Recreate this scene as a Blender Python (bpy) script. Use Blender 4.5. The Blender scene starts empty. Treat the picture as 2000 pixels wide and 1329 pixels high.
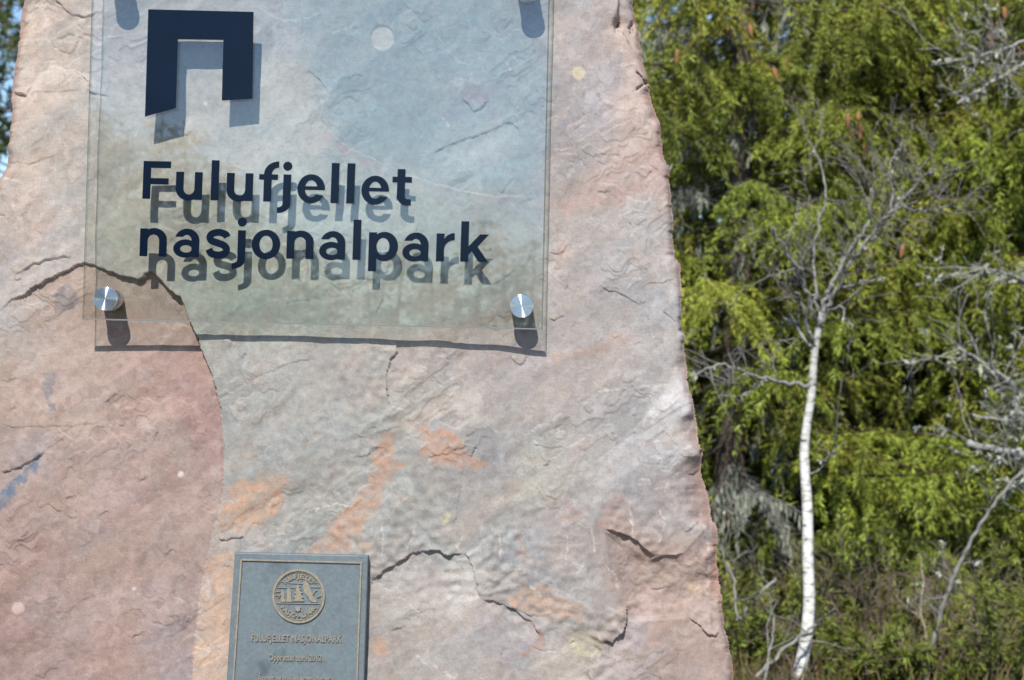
import bpy, bmesh, math, random
import numpy as np
from mathutils import Vector, Matrix

random.seed(7)
RNG = np.random.default_rng(11)
SC = bpy.context.scene
COL = SC.collection
rad = math.radians

# ------------------------------------------------------------------ camera
CAM_Y, CAM_Z = -3.2, 1.5
PITCH, ROLL = rad(1.7), rad(1.25)
FPX = 3200.0                                  # focal length in photo pixels (photo is 2000 wide)
fw = Vector((0, math.cos(PITCH), math.sin(PITCH)))
u0 = Vector((0, -math.sin(PITCH), math.cos(PITCH)))
r0 = Vector((1, 0, 0))
rt = r0 * math.cos(ROLL) + u0 * math.sin(ROLL)
up = u0 * math.cos(ROLL) - r0 * math.sin(ROLL)
CAM = Vector((0, CAM_Y, CAM_Z))
cam = bpy.data.cameras.new('camera')
cam.sensor_width = 36.0
cam.lens = 36.0 * FPX / 2000.0
cam.clip_start = 0.05
cam.clip_end = 3000
cam.dof.use_dof = True
cam.dof.focus_distance = 3.18
cam.dof.aperture_fstop = 6.7
cam_ob = bpy.data.objects.new('camera', cam)
COL.objects.link(cam_ob)
m = Matrix((rt, up, -fw)).transposed().to_4x4()
m.translation = CAM
cam_ob.matrix_world = m
SC.camera = cam_ob

# ------------------------------------------------------------------ sky, sun, exposure
SUN_EL, SUN_AZ = rad(45.5), rad(11.0)         # azimuth: to the left of straight behind the camera
to_sun = Vector((-math.sin(SUN_AZ) * math.cos(SUN_EL), -math.cos(SUN_AZ) * math.cos(SUN_EL), math.sin(SUN_EL)))
world = bpy.data.worlds.new('World')
SC.world = world
world.use_nodes = True
wn = world.node_tree
bg = wn.nodes['Background']
sky = wn.nodes.new('ShaderNodeTexSky')
sky.sky_type = 'NISHITA'
sky.sun_disc = False
sky.sun_elevation = SUN_EL
sky.sun_rotation = math.pi + SUN_AZ
sky.altitude = 700
sky.air_density = 1.0
sky.dust_density = 0.0
sky.ozone_density = 3.0
wn.links.new(sky.outputs[0], bg.inputs[0])
bg.inputs[1].default_value = 0.135
sun = bpy.data.lights.new('sun', 'SUN')
sun.energy = 5.0
sun.angle = rad(0.5)
sun.color = (1.0, 0.955, 0.89)
sun_ob = bpy.data.objects.new('sun', sun)
COL.objects.link(sun_ob)
sun_ob.rotation_euler = to_sun.to_track_quat('Z', 'Y').to_euler()
sun_ob.location = (-2, -8, 10)
SC.view_settings.view_transform = 'Standard'
SC.view_settings.look = 'None'
SC.view_settings.gamma = 1.0
SC.view_settings.exposure = 0.38
SC.view_settings.use_curve_mapping = False
SC.render.engine = 'CYCLES'
SC.cycles.max_bounces = 8
SC.cycles.transparent_max_bounces = 16
SC.cycles.caustics_reflective = False
SC.cycles.caustics_refractive = False

# ------------------------------------------------------------------ helpers
def ray(px, py):
    return fw + rt * ((px - 1000.0) / FPX) + up * ((664.5 - py) / FPX)
def at_y(px, py, y):
    d = ray(px, py)
    return CAM + d * ((y - CAM_Y) / d.y)
def at_d(px, py, d):                          # d: distance along Y from the camera
    return at_y(px, py, CAM_Y + d)
FW, RT, UP, CM = (np.array(v) for v in (fw, rt, up, CAM))
def world_to_px(X, Y, Z):
    P = np.stack([X, Y, Z], -1) - CM
    w = P @ FW
    return 1000 + FPX * (P @ RT) / w, 664.5 - FPX * (P @ UP) / w

def lin(c):
    out = []
    for v in c[:3]:
        v = v / 255.0
        out.append(v / 12.92 if v <= 0.04045 else ((v + 0.055) / 1.055) ** 2.4)
    return tuple(out)

def np_mesh(name, verts, faces, smooth=False):
    """faces: int array (n,3) or (n,4)."""
    me = bpy.data.meshes.new(name)
    verts = np.asarray(verts, dtype=np.float32)
    faces = np.asarray(faces, dtype=np.int32)
    n, k = faces.shape
    me.vertices.add(len(verts)); me.vertices.foreach_set('co', verts.ravel())
    me.loops.add(n * k); me.loops.foreach_set('vertex_index', faces.ravel())
    me.polygons.add(n)
    me.polygons.foreach_set('loop_start', np.arange(0, n * k, k, dtype=np.int32))
    if smooth:
        me.polygons.foreach_set('use_smooth', np.ones(n, dtype=bool))
    me.update(calc_edges=True)
    return me
def vcol(me, cols, name='tint'):
    a = me.color_attributes.new(name, 'FLOAT_COLOR', 'POINT')
    c = np.ones((len(me.vertices), 4), dtype=np.float32)
    c[:, :3] = cols
    a.data.foreach_set('color', c.ravel())

def link(name, me, mat=None, parent=None):
    o = bpy.data.objects.new(name, me)
    COL.objects.link(o)
    if mat is not None and me is not None:
        me.materials.append(mat)
    if parent is not None:
        o.parent = parent
        o.matrix_parent_inverse = Matrix.Translation(-parent.location) if not parent.rotation_euler.z else parent.matrix_basis.inverted()
    return o
def empty(name, loc, label, cat, group=None):
    o = bpy.data.objects.new(name, None)
    COL.objects.link(o)
    o.location = loc
    o.empty_display_size = 0.1
    tag(o, label, cat, group)
    return o
def tag(o, label=None, cat=None, group=None, kind=None):
    if label: o['label'] = label
    if cat: o['category'] = cat
    if group: o['group'] = group
    if kind: o['kind'] = kind
    return o

class MB:
    """collects plain polygons into one mesh"""
    def __init__(s): s.v = []; s.f = []
    def poly_prism(s, pts_front, pts_back):
        n = len(pts_front); b = len(s.v)
        s.v += [tuple(p) for p in pts_front] + [tuple(p) for p in pts_back]
        s.f.append(tuple(range(b, b + n)))
        s.f.append(tuple(range(b + 2 * n - 1, b + n - 1, -1)))
        for i in range(n):
            j = (i + 1) % n
            s.f.append((b + i, b + n + i, b + n + j, b + j))
    def strip_prism(s, A, B, A2, B2, closed=False):
        """band between polylines A and B (front) and A2, B2 (back)"""
        n = len(A); b = len(s.v)
        for L in (A, B, A2, B2): s.v += [tuple(p) for p in L]
        m_ = n if closed else n - 1
        for i in range(m_):
            j = (i + 1) % n
            s.f.append((b + i, b + j, b + n + j, b + n + i))
            s.f.append((b + 2*n + i, b + 3*n + i, b + 3*n + j, b + 2*n + j))
            s.f.append((b + i, b + 2*n + i, b + 2*n + j, b + j))
            s.f.append((b + n + i, b + n + j, b + 3*n + j, b + 3*n + i))
        if not closed:
            s.f.append((b, b + n, b + 3*n, b + 2*n))
            e = n - 1
            s.f.append((b + e, b + 2*n + e, b + 3*n + e, b + n + e))
    def tube(s, P, R, sides=6):
        P = [Vector(p) for p in P]; b0 = len(s.v)
        for i, p in enumerate(P):
            t = (P[min(i + 1, len(P) - 1)] - P[max(i - 1, 0)])
            if t.length < 1e-6: t = Vector((0, 0, 1))
            t.normalize()
            a = t.cross(Vector((0.31, 0.87, 0.13))); a.normalize(); c = t.cross(a)
            for k in range(sides):
                an = 2 * math.pi * k / sides
                s.v.append(tuple(p + (a * math.cos(an) + c * math.sin(an)) * R[i]))
        for i in range(len(P) - 1):
            for k in range(sides):
                k2 = (k + 1) % sides
                s.f.append((b0 + i*sides + k, b0 + i*sides + k2, b0 + (i+1)*sides + k2, b0 + (i+1)*sides + k))
        s.f.append(tuple(b0 + k for k in range(sides))[::-1])
        s.f.append(tuple(b0 + (len(P)-1)*sides + k for k in range(sides)))
    def build(s, name, mat, parent=None, smooth=False):
        me = bpy.data.meshes.new(name)
        me.from_pydata(s.v, [], s.f)
        bm = bmesh.new(); bm.from_mesh(me)
        bmesh.ops.recalc_face_normals(bm, faces=bm.faces)
        bmesh.ops.triangulate(bm, faces=[f for f in bm.faces if len(f.verts) > 4])
        bm.to_mesh(me); bm.free()
        if smooth:
            for p in me.polygons: p.use_smooth = True
        return link(name, me, mat, parent)

# --- vectorised gradient noise
def perlin(x, y, seed=0):
    r = np.random.default_rng(seed)
    perm = r.permutation(512); perm = np.concatenate([perm, perm])
    ang = r.random(512) * 2 * np.pi
    gx, gy = np.cos(ang), np.sin(ang)
    xi = np.floor(x).astype(np.int64); yi = np.floor(y).astype(np.int64)
    xf = x - xi; yf = y - yi
    def g(ix, iy, dx, dy):
        h = perm[(perm[ix & 511] + iy) & 511]
        return gx[h] * dx + gy[h] * dy
    s = xf**3 * (xf * (xf * 6 - 15) + 10); t = yf**3 * (yf * (yf * 6 - 15) + 10)
    a = g(xi, yi, xf, yf); b = g(xi + 1, yi, xf - 1, yf)
    c = g(xi, yi + 1, xf, yf - 1); d = g(xi + 1, yi + 1, xf - 1, yf - 1)
    return 1.4 * ((a + s * (b - a)) * (1 - t) + (c + s * (d - c)) * t)
def fbm(x, y, octv=4, seed=0, gain=0.5, lac=2.03):
    out = 0; amp = 1.0
    for i in range(octv):
        out = out + amp * perlin(x, y, seed + i * 17)
        x = x * lac + 13.7; y = y * lac + 5.1; amp *= gain
    return out
def sstep(a, b, x):
    t = np.clip((x - a) / (b - a), 0, 1)
    return t * t * (3 - 2 * t)

# ------------------------------------------------------------------ materials
def nmat(name):
    mt = bpy.data.materials.new(name); mt.use_nodes = True
    nt = mt.node_tree; nt.nodes.clear()
    out = nt.nodes.new('ShaderNodeOutputMaterial')
    return mt, nt, out
def N(nt, t, **kw):
    n = nt.nodes.new(t)
    for k, v in kw.items(): setattr(n, k, v)
    return n
def principled(nt, out, color=None, rough=0.8, metal=0.0, spec=0.3):
    p = N(nt, 'ShaderNodeBsdfPrincipled')
    if color is not None: p.inputs['Base Color'].default_value = (*color, 1)
    p.inputs['Roughness'].default_value = rough
    p.inputs['Metallic'].default_value = metal
    p.inputs['Specular IOR Level'].default_value = spec
    nt.links.new(p.outputs[0], out.inputs[0])
    return p
def noise(nt, scale, detail=4, rough=0.55, vec=None, dist=0.0):
    n = N(nt, 'ShaderNodeTexNoise')
    n.inputs['Scale'].default_value = scale
    n.inputs['Detail'].default_value = detail
    n.inputs['Roughness'].default_value = rough
    n.inputs['Distortion'].default_value = dist
    if vec is not None: nt.links.new(vec, n.inputs['Vector'])
    return n
def ramp(nt, src, stops):
    r = N(nt, 'ShaderNodeValToRGB')
    el = r.color_ramp.elements
    while len(el) < len(stops): el.new(0.5)
    for e, (p, c) in zip(el, stops):
        e.position = p; e.color = (*c, 1) if len(c) == 3 else c
    nt.links.new(src, r.inputs[0])
    return r
def mixc(nt, a, b, fac=None, blend='MIX', f=0.5):
    mx = N(nt, 'ShaderNodeMix', data_type='RGBA', blend_type=blend)
    if fac is not None: nt.links.new(fac, mx.inputs[0])
    else: mx.inputs[0].default_value = f
    for s_, i in ((a, 6), (b, 7)):
        if isinstance(s_, tuple): mx.inputs[i].default_value = (*s_, 1)
        else: nt.links.new(s_, mx.inputs[i])
    return mx.outputs[2]

def mat_rock():
    mt, nt, out = nmat('sandstone')
    p = principled(nt, out, rough=0.82, spec=0.25)
    tc = N(nt, 'ShaderNodeTexCoord')
    at = N(nt, 'ShaderNodeVertexColor', layer_name='tint')
    n1 = noise(nt, 330, 3, 0.6, tc.outputs['Object'])
    r1 = ramp(nt, n1.outputs[0], [(0.28, (0.88, 0.87, 0.87)), (0.5, (1, 1, 1)), (0.72, (1.09, 1.09, 1.08))])
    c = mixc(nt, at.outputs[0], r1.outputs[0], blend='MULTIPLY', f=1.0)
    n2 = noise(nt, 75, 6, 0.65, tc.outputs['Object'], 0.6)
    r2 = ramp(nt, n2.outputs[0], [(0.3, (0.85, 0.82, 0.81)), (0.5, (1, 1, 1)), (0.7, (1.12, 1.11, 1.10))])
    c = mixc(nt, c, r2.outputs[0], blend='MULTIPLY', f=1.0)
    nt.links.new(c, p.inputs['Base Color'])
    mp = N(nt, 'ShaderNodeMapping'); mp.inputs['Rotation'].default_value = (0, rad(33), 0)
    mp.inputs['Scale'].default_value = (0.45, 1, 1.6)
    nt.links.new(tc.outputs['Object'], mp.inputs[0])
    n3 = noise(nt, 60, 7, 0.62, mp.outputs[0], 0.4)
    b1 = N(nt, 'ShaderNodeBump'); b1.inputs['Strength'].default_value = 0.20; b1.inputs['Distance'].default_value = 0.004
    nt.links.new(n3.outputs[0], b1.inputs['Height'])
    n4 = noise(nt, 420, 3, 0.6, tc.outputs['Object'])
    b2 = N(nt, 'ShaderNodeBump'); b2.inputs['Strength'].default_value = 0.35; b2.inputs['Distance'].default_value = 0.0012
    nt.links.new(n4.outputs[0], b2.inputs['Height']); nt.links.new(b1.outputs[0], b2.inputs['Normal'])
    nt.links.new(b2.outputs[0], p.inputs['Normal'])
    return mt

def mat_glass(name, tint, refl=0.042, rough=0.0):
    mt, nt, out = nmat(name)
    lw = N(nt, 'ShaderNodeLayerWeight'); lw.inputs[0].default_value = 0.5
    pw = N(nt, 'ShaderNodeMath', operation='POWER'); pw.inputs[1].default_value = 5.0
    nt.links.new(lw.outputs['Facing'], pw.inputs[0])
    ma = N(nt, 'ShaderNodeMath', operation='MULTIPLY_ADD'); ma.inputs[1].default_value = 1 - refl; ma.inputs[2].default_value = refl
    nt.links.new(pw.outputs[0], ma.inputs[0])
    tr = N(nt, 'ShaderNodeBsdfTransparent'); tr.inputs[0].default_value = (*tint, 1)
    gl = N(nt, 'ShaderNodeBsdfGlossy'); gl.inputs['Roughness'].default_value = rough
    mx = N(nt, 'ShaderNodeMixShader')
    nt.links.new(ma.outputs[0], mx.inputs[0]); nt.links.new(tr.outputs[0], mx.inputs[1]); nt.links.new(gl.outputs[0], mx.inputs[2])
    nt.links.new(mx.outputs[0], out.inputs[0])
    return mt

def mat_edge_glint():
    mt, nt, out = nmat('arris_edge_glint')
    tr = N(nt, 'ShaderNodeBsdfTransparent'); tr.inputs[0].default_value = (0.4, 0.44, 0.4, 1)
    df = N(nt, 'ShaderNodeBsdfDiffuse'); df.inputs[0].default_value = (0.86, 0.9, 0.88, 1)  # white stands in for light gathered in the lower glass edge
    mx = N(nt, 'ShaderNodeMixShader'); mx.inputs[0].default_value = 0.92
    nt.links.new(tr.outputs[0], mx.inputs[1]); nt.links.new(df.outputs[0], mx.inputs[2]); nt.links.new(mx.outputs[0], out.inputs[0])
    return mt

def mat_plain(name, color, rough=0.6, metal=0.0, spec=0.4, var=0.15, scale=60, bump=0.0, bscale=200):
    mt, nt, out = nmat(name)
    p = principled(nt, out, color, rough, metal, spec)
    tc = N(nt, 'ShaderNodeTexCoord')
    n = noise(nt, scale, 4, 0.6, tc.outputs['Object'])
    lo = tuple(c * (1 - var) for c in color); hi = tuple(min(1, c * (1 + var)) for c in color)
    r = ramp(nt, n.outputs[0], [(0.3, lo), (0.7, hi)])
    nt.links.new(r.outputs[0], p.inputs['Base Color'])
    if bump:
        n2 = noise(nt, bscale, 4, 0.6, tc.outputs['Object'])
        b = N(nt, 'ShaderNodeBump'); b.inputs['Strength'].default_value = bump; b.inputs['Distance'].default_value = 0.002
        nt.links.new(n2.outputs[0], b.inputs['Height']); nt.links.new(b.outputs[0], p.inputs['Normal'])
    return mt

def mat_turned_metal():
    mt, nt, out = nmat('turned_aluminium')
    p = principled(nt, out, (0.86, 0.87, 0.88), 0.20, 1.0, 0.5)
    p.inputs['Anisotropic'].default_value = 1.0; p.inputs['Anisotropic Rotation'].default_value = 0.25
    tg = N(nt, 'ShaderNodeTangent', direction_type='RADIAL', axis='Y')
    nt.links.new(tg.outputs[0], p.inputs['Tangent'])
    return mt

def mat_bronze():
    mt, nt, out = nmat('patinated_bronze')
    p = principled(nt, out, (0.2, 0.27, 0.3), 0.5, 0.25, 0.5)
    tc = N(nt, 'ShaderNodeTexCoord')
    n1 = noise(nt, 22, 6, 0.62, tc.outputs['Object'], 0.8)
    r1 = ramp(nt, n1.outputs[0], [(0.25, (0.13, 0.155, 0.172)), (0.5, (0.152, 0.183, 0.202)), (0.72, (0.15, 0.208, 0.212))])
    n2 = noise(nt, 160, 4, 0.6, tc.outputs['Object'])
    r2 = ramp(nt, n2.outputs[0], [(0.3, (0.86, 0.86, 0.86)), (0.7, (1.12, 1.12, 1.1))])
    c = mixc(nt, r1.outputs[0], r2.outputs[0], blend='MULTIPLY', f=1.0)
    n3 = noise(nt, 9, 3, 0.5, tc.outputs['Object'])
    r3 = ramp(nt, n3.outputs[0], [(0.66, (1, 1, 1)), (0.72, (0.62, 0.66, 0.66))])
    c = mixc(nt, c, r3.outputs[0], blend='MULTIPLY', f=1.0)
    nt.links.new(c, p.inputs['Base Color'])
    b = N(nt, 'ShaderNodeBump'); b.inputs['Strength'].default_value = 0.3; b.inputs['Distance'].default_value = 0.001
    nt.links.new(n2.outputs[0], b.inputs['Height']); nt.links.new(b.outputs[0], p.inputs['Normal'])
    return mt

def mat_tint(name, rough=0.7, spec=0.25, transl=0.0, scale=0.0, lo=0.8, hi=1.2):
    """colour from the mesh's own tint attribute"""
    mt, nt, out = nmat(name)
    at = N(nt, 'ShaderNodeVertexColor', layer_name='tint')
    c = at.outputs[0]
    if scale:
        tc = N(nt, 'ShaderNodeTexCoord')
        n = noise(nt, scale, 3, 0.6, tc.outputs['Object'])
        r = ramp(nt, n.outputs[0], [(0.3, (lo,) * 3), (0.7, (hi,) * 3)])
        c = mixc(nt, c, r.outputs[0], blend='MULTIPLY', f=1.0)
    p = N(nt, 'ShaderNodeBsdfPrincipled')
    p.inputs['Roughness'].default_value = rough
    p.inputs['Specular IOR Level'].default_value = spec
    nt.links.new(c, p.inputs['Base Color'])
    if transl:
        tl = N(nt, 'ShaderNodeBsdfTranslucent'); nt.links.new(c, tl.inputs[0])
        mx = N(nt, 'ShaderNodeMixShader'); mx.inputs[0].default_value = transl
        nt.links.new(p.outputs[0], mx.inputs[1]); nt.links.new(tl.outputs[0], mx.inputs[2])
        nt.links.new(mx.outputs[0], out.inputs[0])
    else:
        nt.links.new(p.outputs[0], out.inputs[0])
    return mt

def mat_birch():
    mt, nt, out = nmat('birch_bark')
    p = principled(nt, out, (0.7, 0.69, 0.66), 0.75, 0, 0.2)
    tc = N(nt, 'ShaderNodeTexCoord')
    mp = N(nt, 'ShaderNodeMapping'); mp.inputs['Scale'].default_value = (14, 14, 42)
    nt.links.new(tc.outputs['Object'], mp.inputs[0])
    n = noise(nt, 1.0, 4, 0.65, mp.outputs[0], 0.4)
    n2 = noise(nt, 2.2, 3, 0.6, tc.outputs['Object'])
    at = N(nt, 'ShaderNodeVertexColor', layer_name='tint')
    r = ramp(nt, n.outputs[0], [(0.34, (0.04, 0.038, 0.035)), (0.41, (0.55, 0.54, 0.51)), (0.58, (1.0, 0.99, 0.96))])
    c = mixc(nt, at.outputs[0], r.outputs[0], blend='MULTIPLY', f=1.0)
    nt.links.new(c, p.inputs['Base Color'])
    b = N(nt, 'ShaderNodeBump'); b.inputs['Strength'].default_value = 0.5; b.inputs['Distance'].default_value = 0.006
    nt.links.new(n.outputs[0], b.inputs['Height']); nt.links.new(b.outputs[0], p.inputs['Normal'])
    return mt

def mat_ground():
    mt, nt, out = nmat('forest_floor')
    p = principled(nt, out, (0.09, 0.07, 0.04), 0.95, 0, 0.1)
    tc = N(nt, 'ShaderNodeTexCoord')
    n1 = noise(nt, 1.6, 6, 0.65, tc.outputs['Object'])
    r1 = ramp(nt, n1.outputs[0], [(0.3, (0.045, 0.032, 0.018)), (0.5, (0.11, 0.08, 0.04)), (0.68, (0.085, 0.10, 0.03))])
    n2 = noise(nt, 30, 6, 0.7, tc.outputs['Object'])
    r2 = ramp(nt, n2.outputs[0], [(0.25, (0.5, 0.5, 0.5)), (0.75, (1.4, 1.35, 1.25))])
    geo = N(nt, 'ShaderNodeNewGeometry'); sx = N(nt, 'ShaderNodeSeparateXYZ'); nt.links.new(geo.outputs['Position'], sx.inputs[0])
    ad = N(nt, 'ShaderNodeMath', operation='MULTIPLY_ADD'); ad.inputs[1].default_value = 2.5; nt.links.new(n1.outputs[0], ad.inputs[0]); nt.links.new(sx.outputs['Y'], ad.inputs[2])
    mr = N(nt, 'ShaderNodeMapRange'); mr.inputs[1].default_value = 2.2; mr.inputs[2].default_value = 3.0; mr.inputs[3].default_value = 1.0; mr.inputs[4].default_value = 0.0
    nt.links.new(ad.outputs[0], mr.inputs[0])
    n5 = noise(nt, 45, 4, 0.7, tc.outputs['Object'])
    r5 = ramp(nt, n5.outputs[0], [(0.3, (0.19, 0.15, 0.115)), (0.7, (0.40, 0.33, 0.265))])  # pale gravel before the stone, out of view, added for warm bounce light
    soil = mixc(nt, r1.outputs[0], r5.outputs[0], fac=mr.outputs[0])
    c = mixc(nt, soil, r2.outputs[0], blend='MULTIPLY', f=1.0)
    nt.links.new(c, p.inputs['Base Color'])
    b = N(nt, 'ShaderNodeBump'); b.inputs['Strength'].default_value = 0.9; b.inputs['Distance'].default_value = 0.06
    nt.links.new(n2.outputs[0], b.inputs['Height']); nt.links.new(b.outputs[0], p.inputs['Normal'])
    return mt

M_ROCK = mat_rock()
M_GLASS = mat_glass('clear_sheet_glass', (0.98, 0.99, 0.984), 0.086)
M_EDGE = mat_glass('glass_edge', (0.07, 0.085, 0.07), 0.06, 0.1)
M_SIDE = mat_glass('glass_side_edge', (0.72, 0.77, 0.73), 0.05, 0.1)
M_EDGE_GLINT = mat_edge_glint()
M_NAVY = mat_plain('navy_vinyl', (0.0032, 0.0078, 0.019), 0.14, 0, 0.2, 0.1, 40)
M_METAL = mat_turned_metal()
M_STEEL = mat_plain('brushed_steel', (0.55, 0.56, 0.57), 0.33, 1.0, 0.5, 0.12, 80)
M_BRONZE = mat_bronze()
M_BRASS = mat_plain('worn_bronze_relief', (0.25, 0.22, 0.165), 0.5, 0.1, 0.5, 0.22, 140)
M_TEXT = mat_plain('cast_lettering', (0.215, 0.20, 0.165), 0.5, 0.1, 0.5, 0.2, 140)
M_NEEDLE = mat_tint('spruce_needles', 0.55, 0.35, 0.10)
M_BARK = mat_tint('conifer_bark', 0.9, 0.15, 0.0, 35, 0.6, 1.35)
M_LICHEN = mat_tint('beard_lichen', 0.95, 0.1, 0.15)
M_CONE = mat_plain('spruce_cone_scales', (0.27, 0.125, 0.055), 0.65, 0, 0.3, 0.35, 90, 0.6, 120)
M_BIRCH = mat_birch()
M_GROUND = mat_ground()
M_SHRUB = mat_tint('undergrowth', 0.8, 0.15, 0.15)

# ------------------------------------------------------------------ ground (one sheet to the horizon)
def ground_z(x, y):
    x = np.asarray(x, float); y = np.asarray(y, float)
    d = np.hypot(x, y)
    return 0.05 * fbm(x * 0.45, y * 0.45, 3, 5) * sstep(1.0, 3.0, d) - 0.02
def build_ground():
    def axis():
        a = np.concatenate([np.arange(-40, 40.01, 0.65), np.geomspace(42, 900, 26), -np.geomspace(42, 900, 26)])
        return np.sort(a)
    xs, ys = axis(), axis()
    X, Y = np.meshgrid(xs, ys)
    Z = ground_z(X, Y)
    nx, ny = len(xs), len(ys)
    idx = np.arange(nx * ny).reshape(ny, nx)
    F = np.stack([idx[:-1, :-1], idx[:-1, 1:], idx[1:, 1:], idx[1:, :-1]], -1).reshape(-1, 4)
    o = link('ground', np_mesh('ground', np.stack([X, Y, Z], -1).reshape(-1, 3), F, True), M_GROUND)
    tag(o, 'brown mossy forest floor under the trees', kind='structure')
build_ground()

# ------------------------------------------------------------------ the standing stone
K_ALB = 1.0
L_OUT = [(95,-420),(62,-300),(49,-100),(42,0),(36,60),(28,120),(24,150),(20,190),(20,240),(12,285),(9,328),(1,345),(-14,380),(-40,500),(-70,800),(-110,1329),(-150,1900),(-185,2350)]
R_OUT = [(1040,-420),(1170,-260),(1222,-60),(1240,0),(1251,60),(1255,105),(1268,150),(1278,195),(1289,243),(1297,290),(1309,332),(1311,372),(1318,430),(1322,498),(1331,515),(1334,560),(1335,640),(1344,700),(1351,760),(1359,800),(1365,850),(1375,885),(1376,930),(1386,962),(1396,1010),(1406,1042),(1406,1100),(1413,1160),(1415,1195),(1425,1240),(1431,1290),(1433,1329),(1446,1500),(1462,1900),(1475,2350)]

# relief of the face in mm towards the viewer, at photo places
H_PTS = [(300,270,18),(500,80,12),(480,240,21),(290,430,28),(440,430,30),(600,430,33),(800,433,36),(350,535,16),(300,480,17),(730,555,29),(940,550,23),
  (420,650,29),(560,655,27),(700,662,25),(850,668,22),(950,672,19),(1065,684,8),(1086,300,13),(1080,500,11),(1085,30,9),(1045,50,6),(240,20,8),(193,150,7),(185,380,8),(178,500,7),
  (60,80,0),(60,300,3),(60,450,6),(1180,120,8),(1250,300,2),(1280,480,0),(1200,600,5),(1300,760,-4),(1220,850,4),(1050,850,14),(850,800,22),(600,850,24),(500,1000,22),(580,1200,20),(650,1320,18),
  (820,1200,14),(900,1000,17),(1050,1050,11),(1150,1200,6),(1300,1150,-2),(1380,1000,-8),(1380,1280,-6),(1100,1320,9),(900,1320,13),(750,1000,20),(430,1250,14),(800,200,14),(650,150,10),(950,200,12),(900,330,18)]
HL_PTS = [(230,600,3),(300,660,4),(390,670,5),(180,672,1),(100,640,1),(40,700,-2),(200,800,6),(380,800,19),(430,860,22),(100,900,4),(300,1000,14),(420,1000,21),(100,1150,6),(300,1250,12),(400,1300,13),(-60,800,-4),(0,1329,0)]
def idw(px, py, pts, power=2.6, soft=45.0):
    num = 0; den = 0
    for p in pts:
        w = 1.0 / ((px - p[0])**2 + (py - p[1])**2 + soft**2) ** (power / 2)
        num = num + w[..., None] * np.array(p[2:], float); den = den + w
    return num / den[..., None]
C_LINE = [(287,536),(300,531),(315,545),(328,561),(345,577),(357,580),(362,598),(378,635),(392,665),(400,690),(410,715),(418,735),(430,775),(437,830),(441,890),(440,950),(432,1000),(415,1055),(400,1120),(390,1180),(384,1240),(378,1329),(372,1500)]
L_TOP = [(-300,610),(-40,625),(0,610),(22,588),(50,578),(70,560),(100,545),(130,531),(150,519),(167,514),(200,525),(230,537),(262,543),(276,548),(284,541)]

def poly_mask(px, py, pts):
    ins = np.zeros(px.shape, bool); n = len(pts)
    for i in range(n):
        x1, y1 = pts[i]; x2, y2 = pts[(i + 1) % n]
        if y1 == y2: continue
        c = ((y1 > py) != (y2 > py)) & (px < (x2 - x1) * (py - y1) / (y2 - y1) + x1)
        ins ^= c
    return ins
def seg_dist(px, py, pts, signed=True):
    best = np.full(px.shape, 1e9); sg = np.ones(px.shape); par = np.zeros(px.shape)
    L = [0.0]
    for a, b in zip(pts[:-1], pts[1:]): L.append(L[-1] + math.hypot(b[0]-a[0], b[1]-a[1]))
    for i, (a, b) in enumerate(zip(pts[:-1], pts[1:])):
        dx, dy = b[0]-a[0], b[1]-a[1]; ll = dx*dx + dy*dy + 1e-9
        t = np.clip(((px-a[0])*dx + (py-a[1])*dy) / ll, 0, 1)
        ex = px - a[0] - t*dx; ey = py - a[1] - t*dy
        d = np.hypot(ex, ey); mk = d < best
        best = np.where(mk, d, best)
        sg = np.where(mk, np.sign(dx * (py-a[1]) - dy * (px-a[0])), sg)
        par = np.where(mk, (L[i] + t * math.sqrt(ll)) / L[-1], par)
    return best, sg, par
def local(px, py, pts, mg):
    xs = [p[0] for p in pts]; ys = [p[1] for p in pts]
    return (px > min(xs)-mg) & (px < max(xs)+mg) & (py > min(ys)-mg) & (py < max(ys)+mg)

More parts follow.
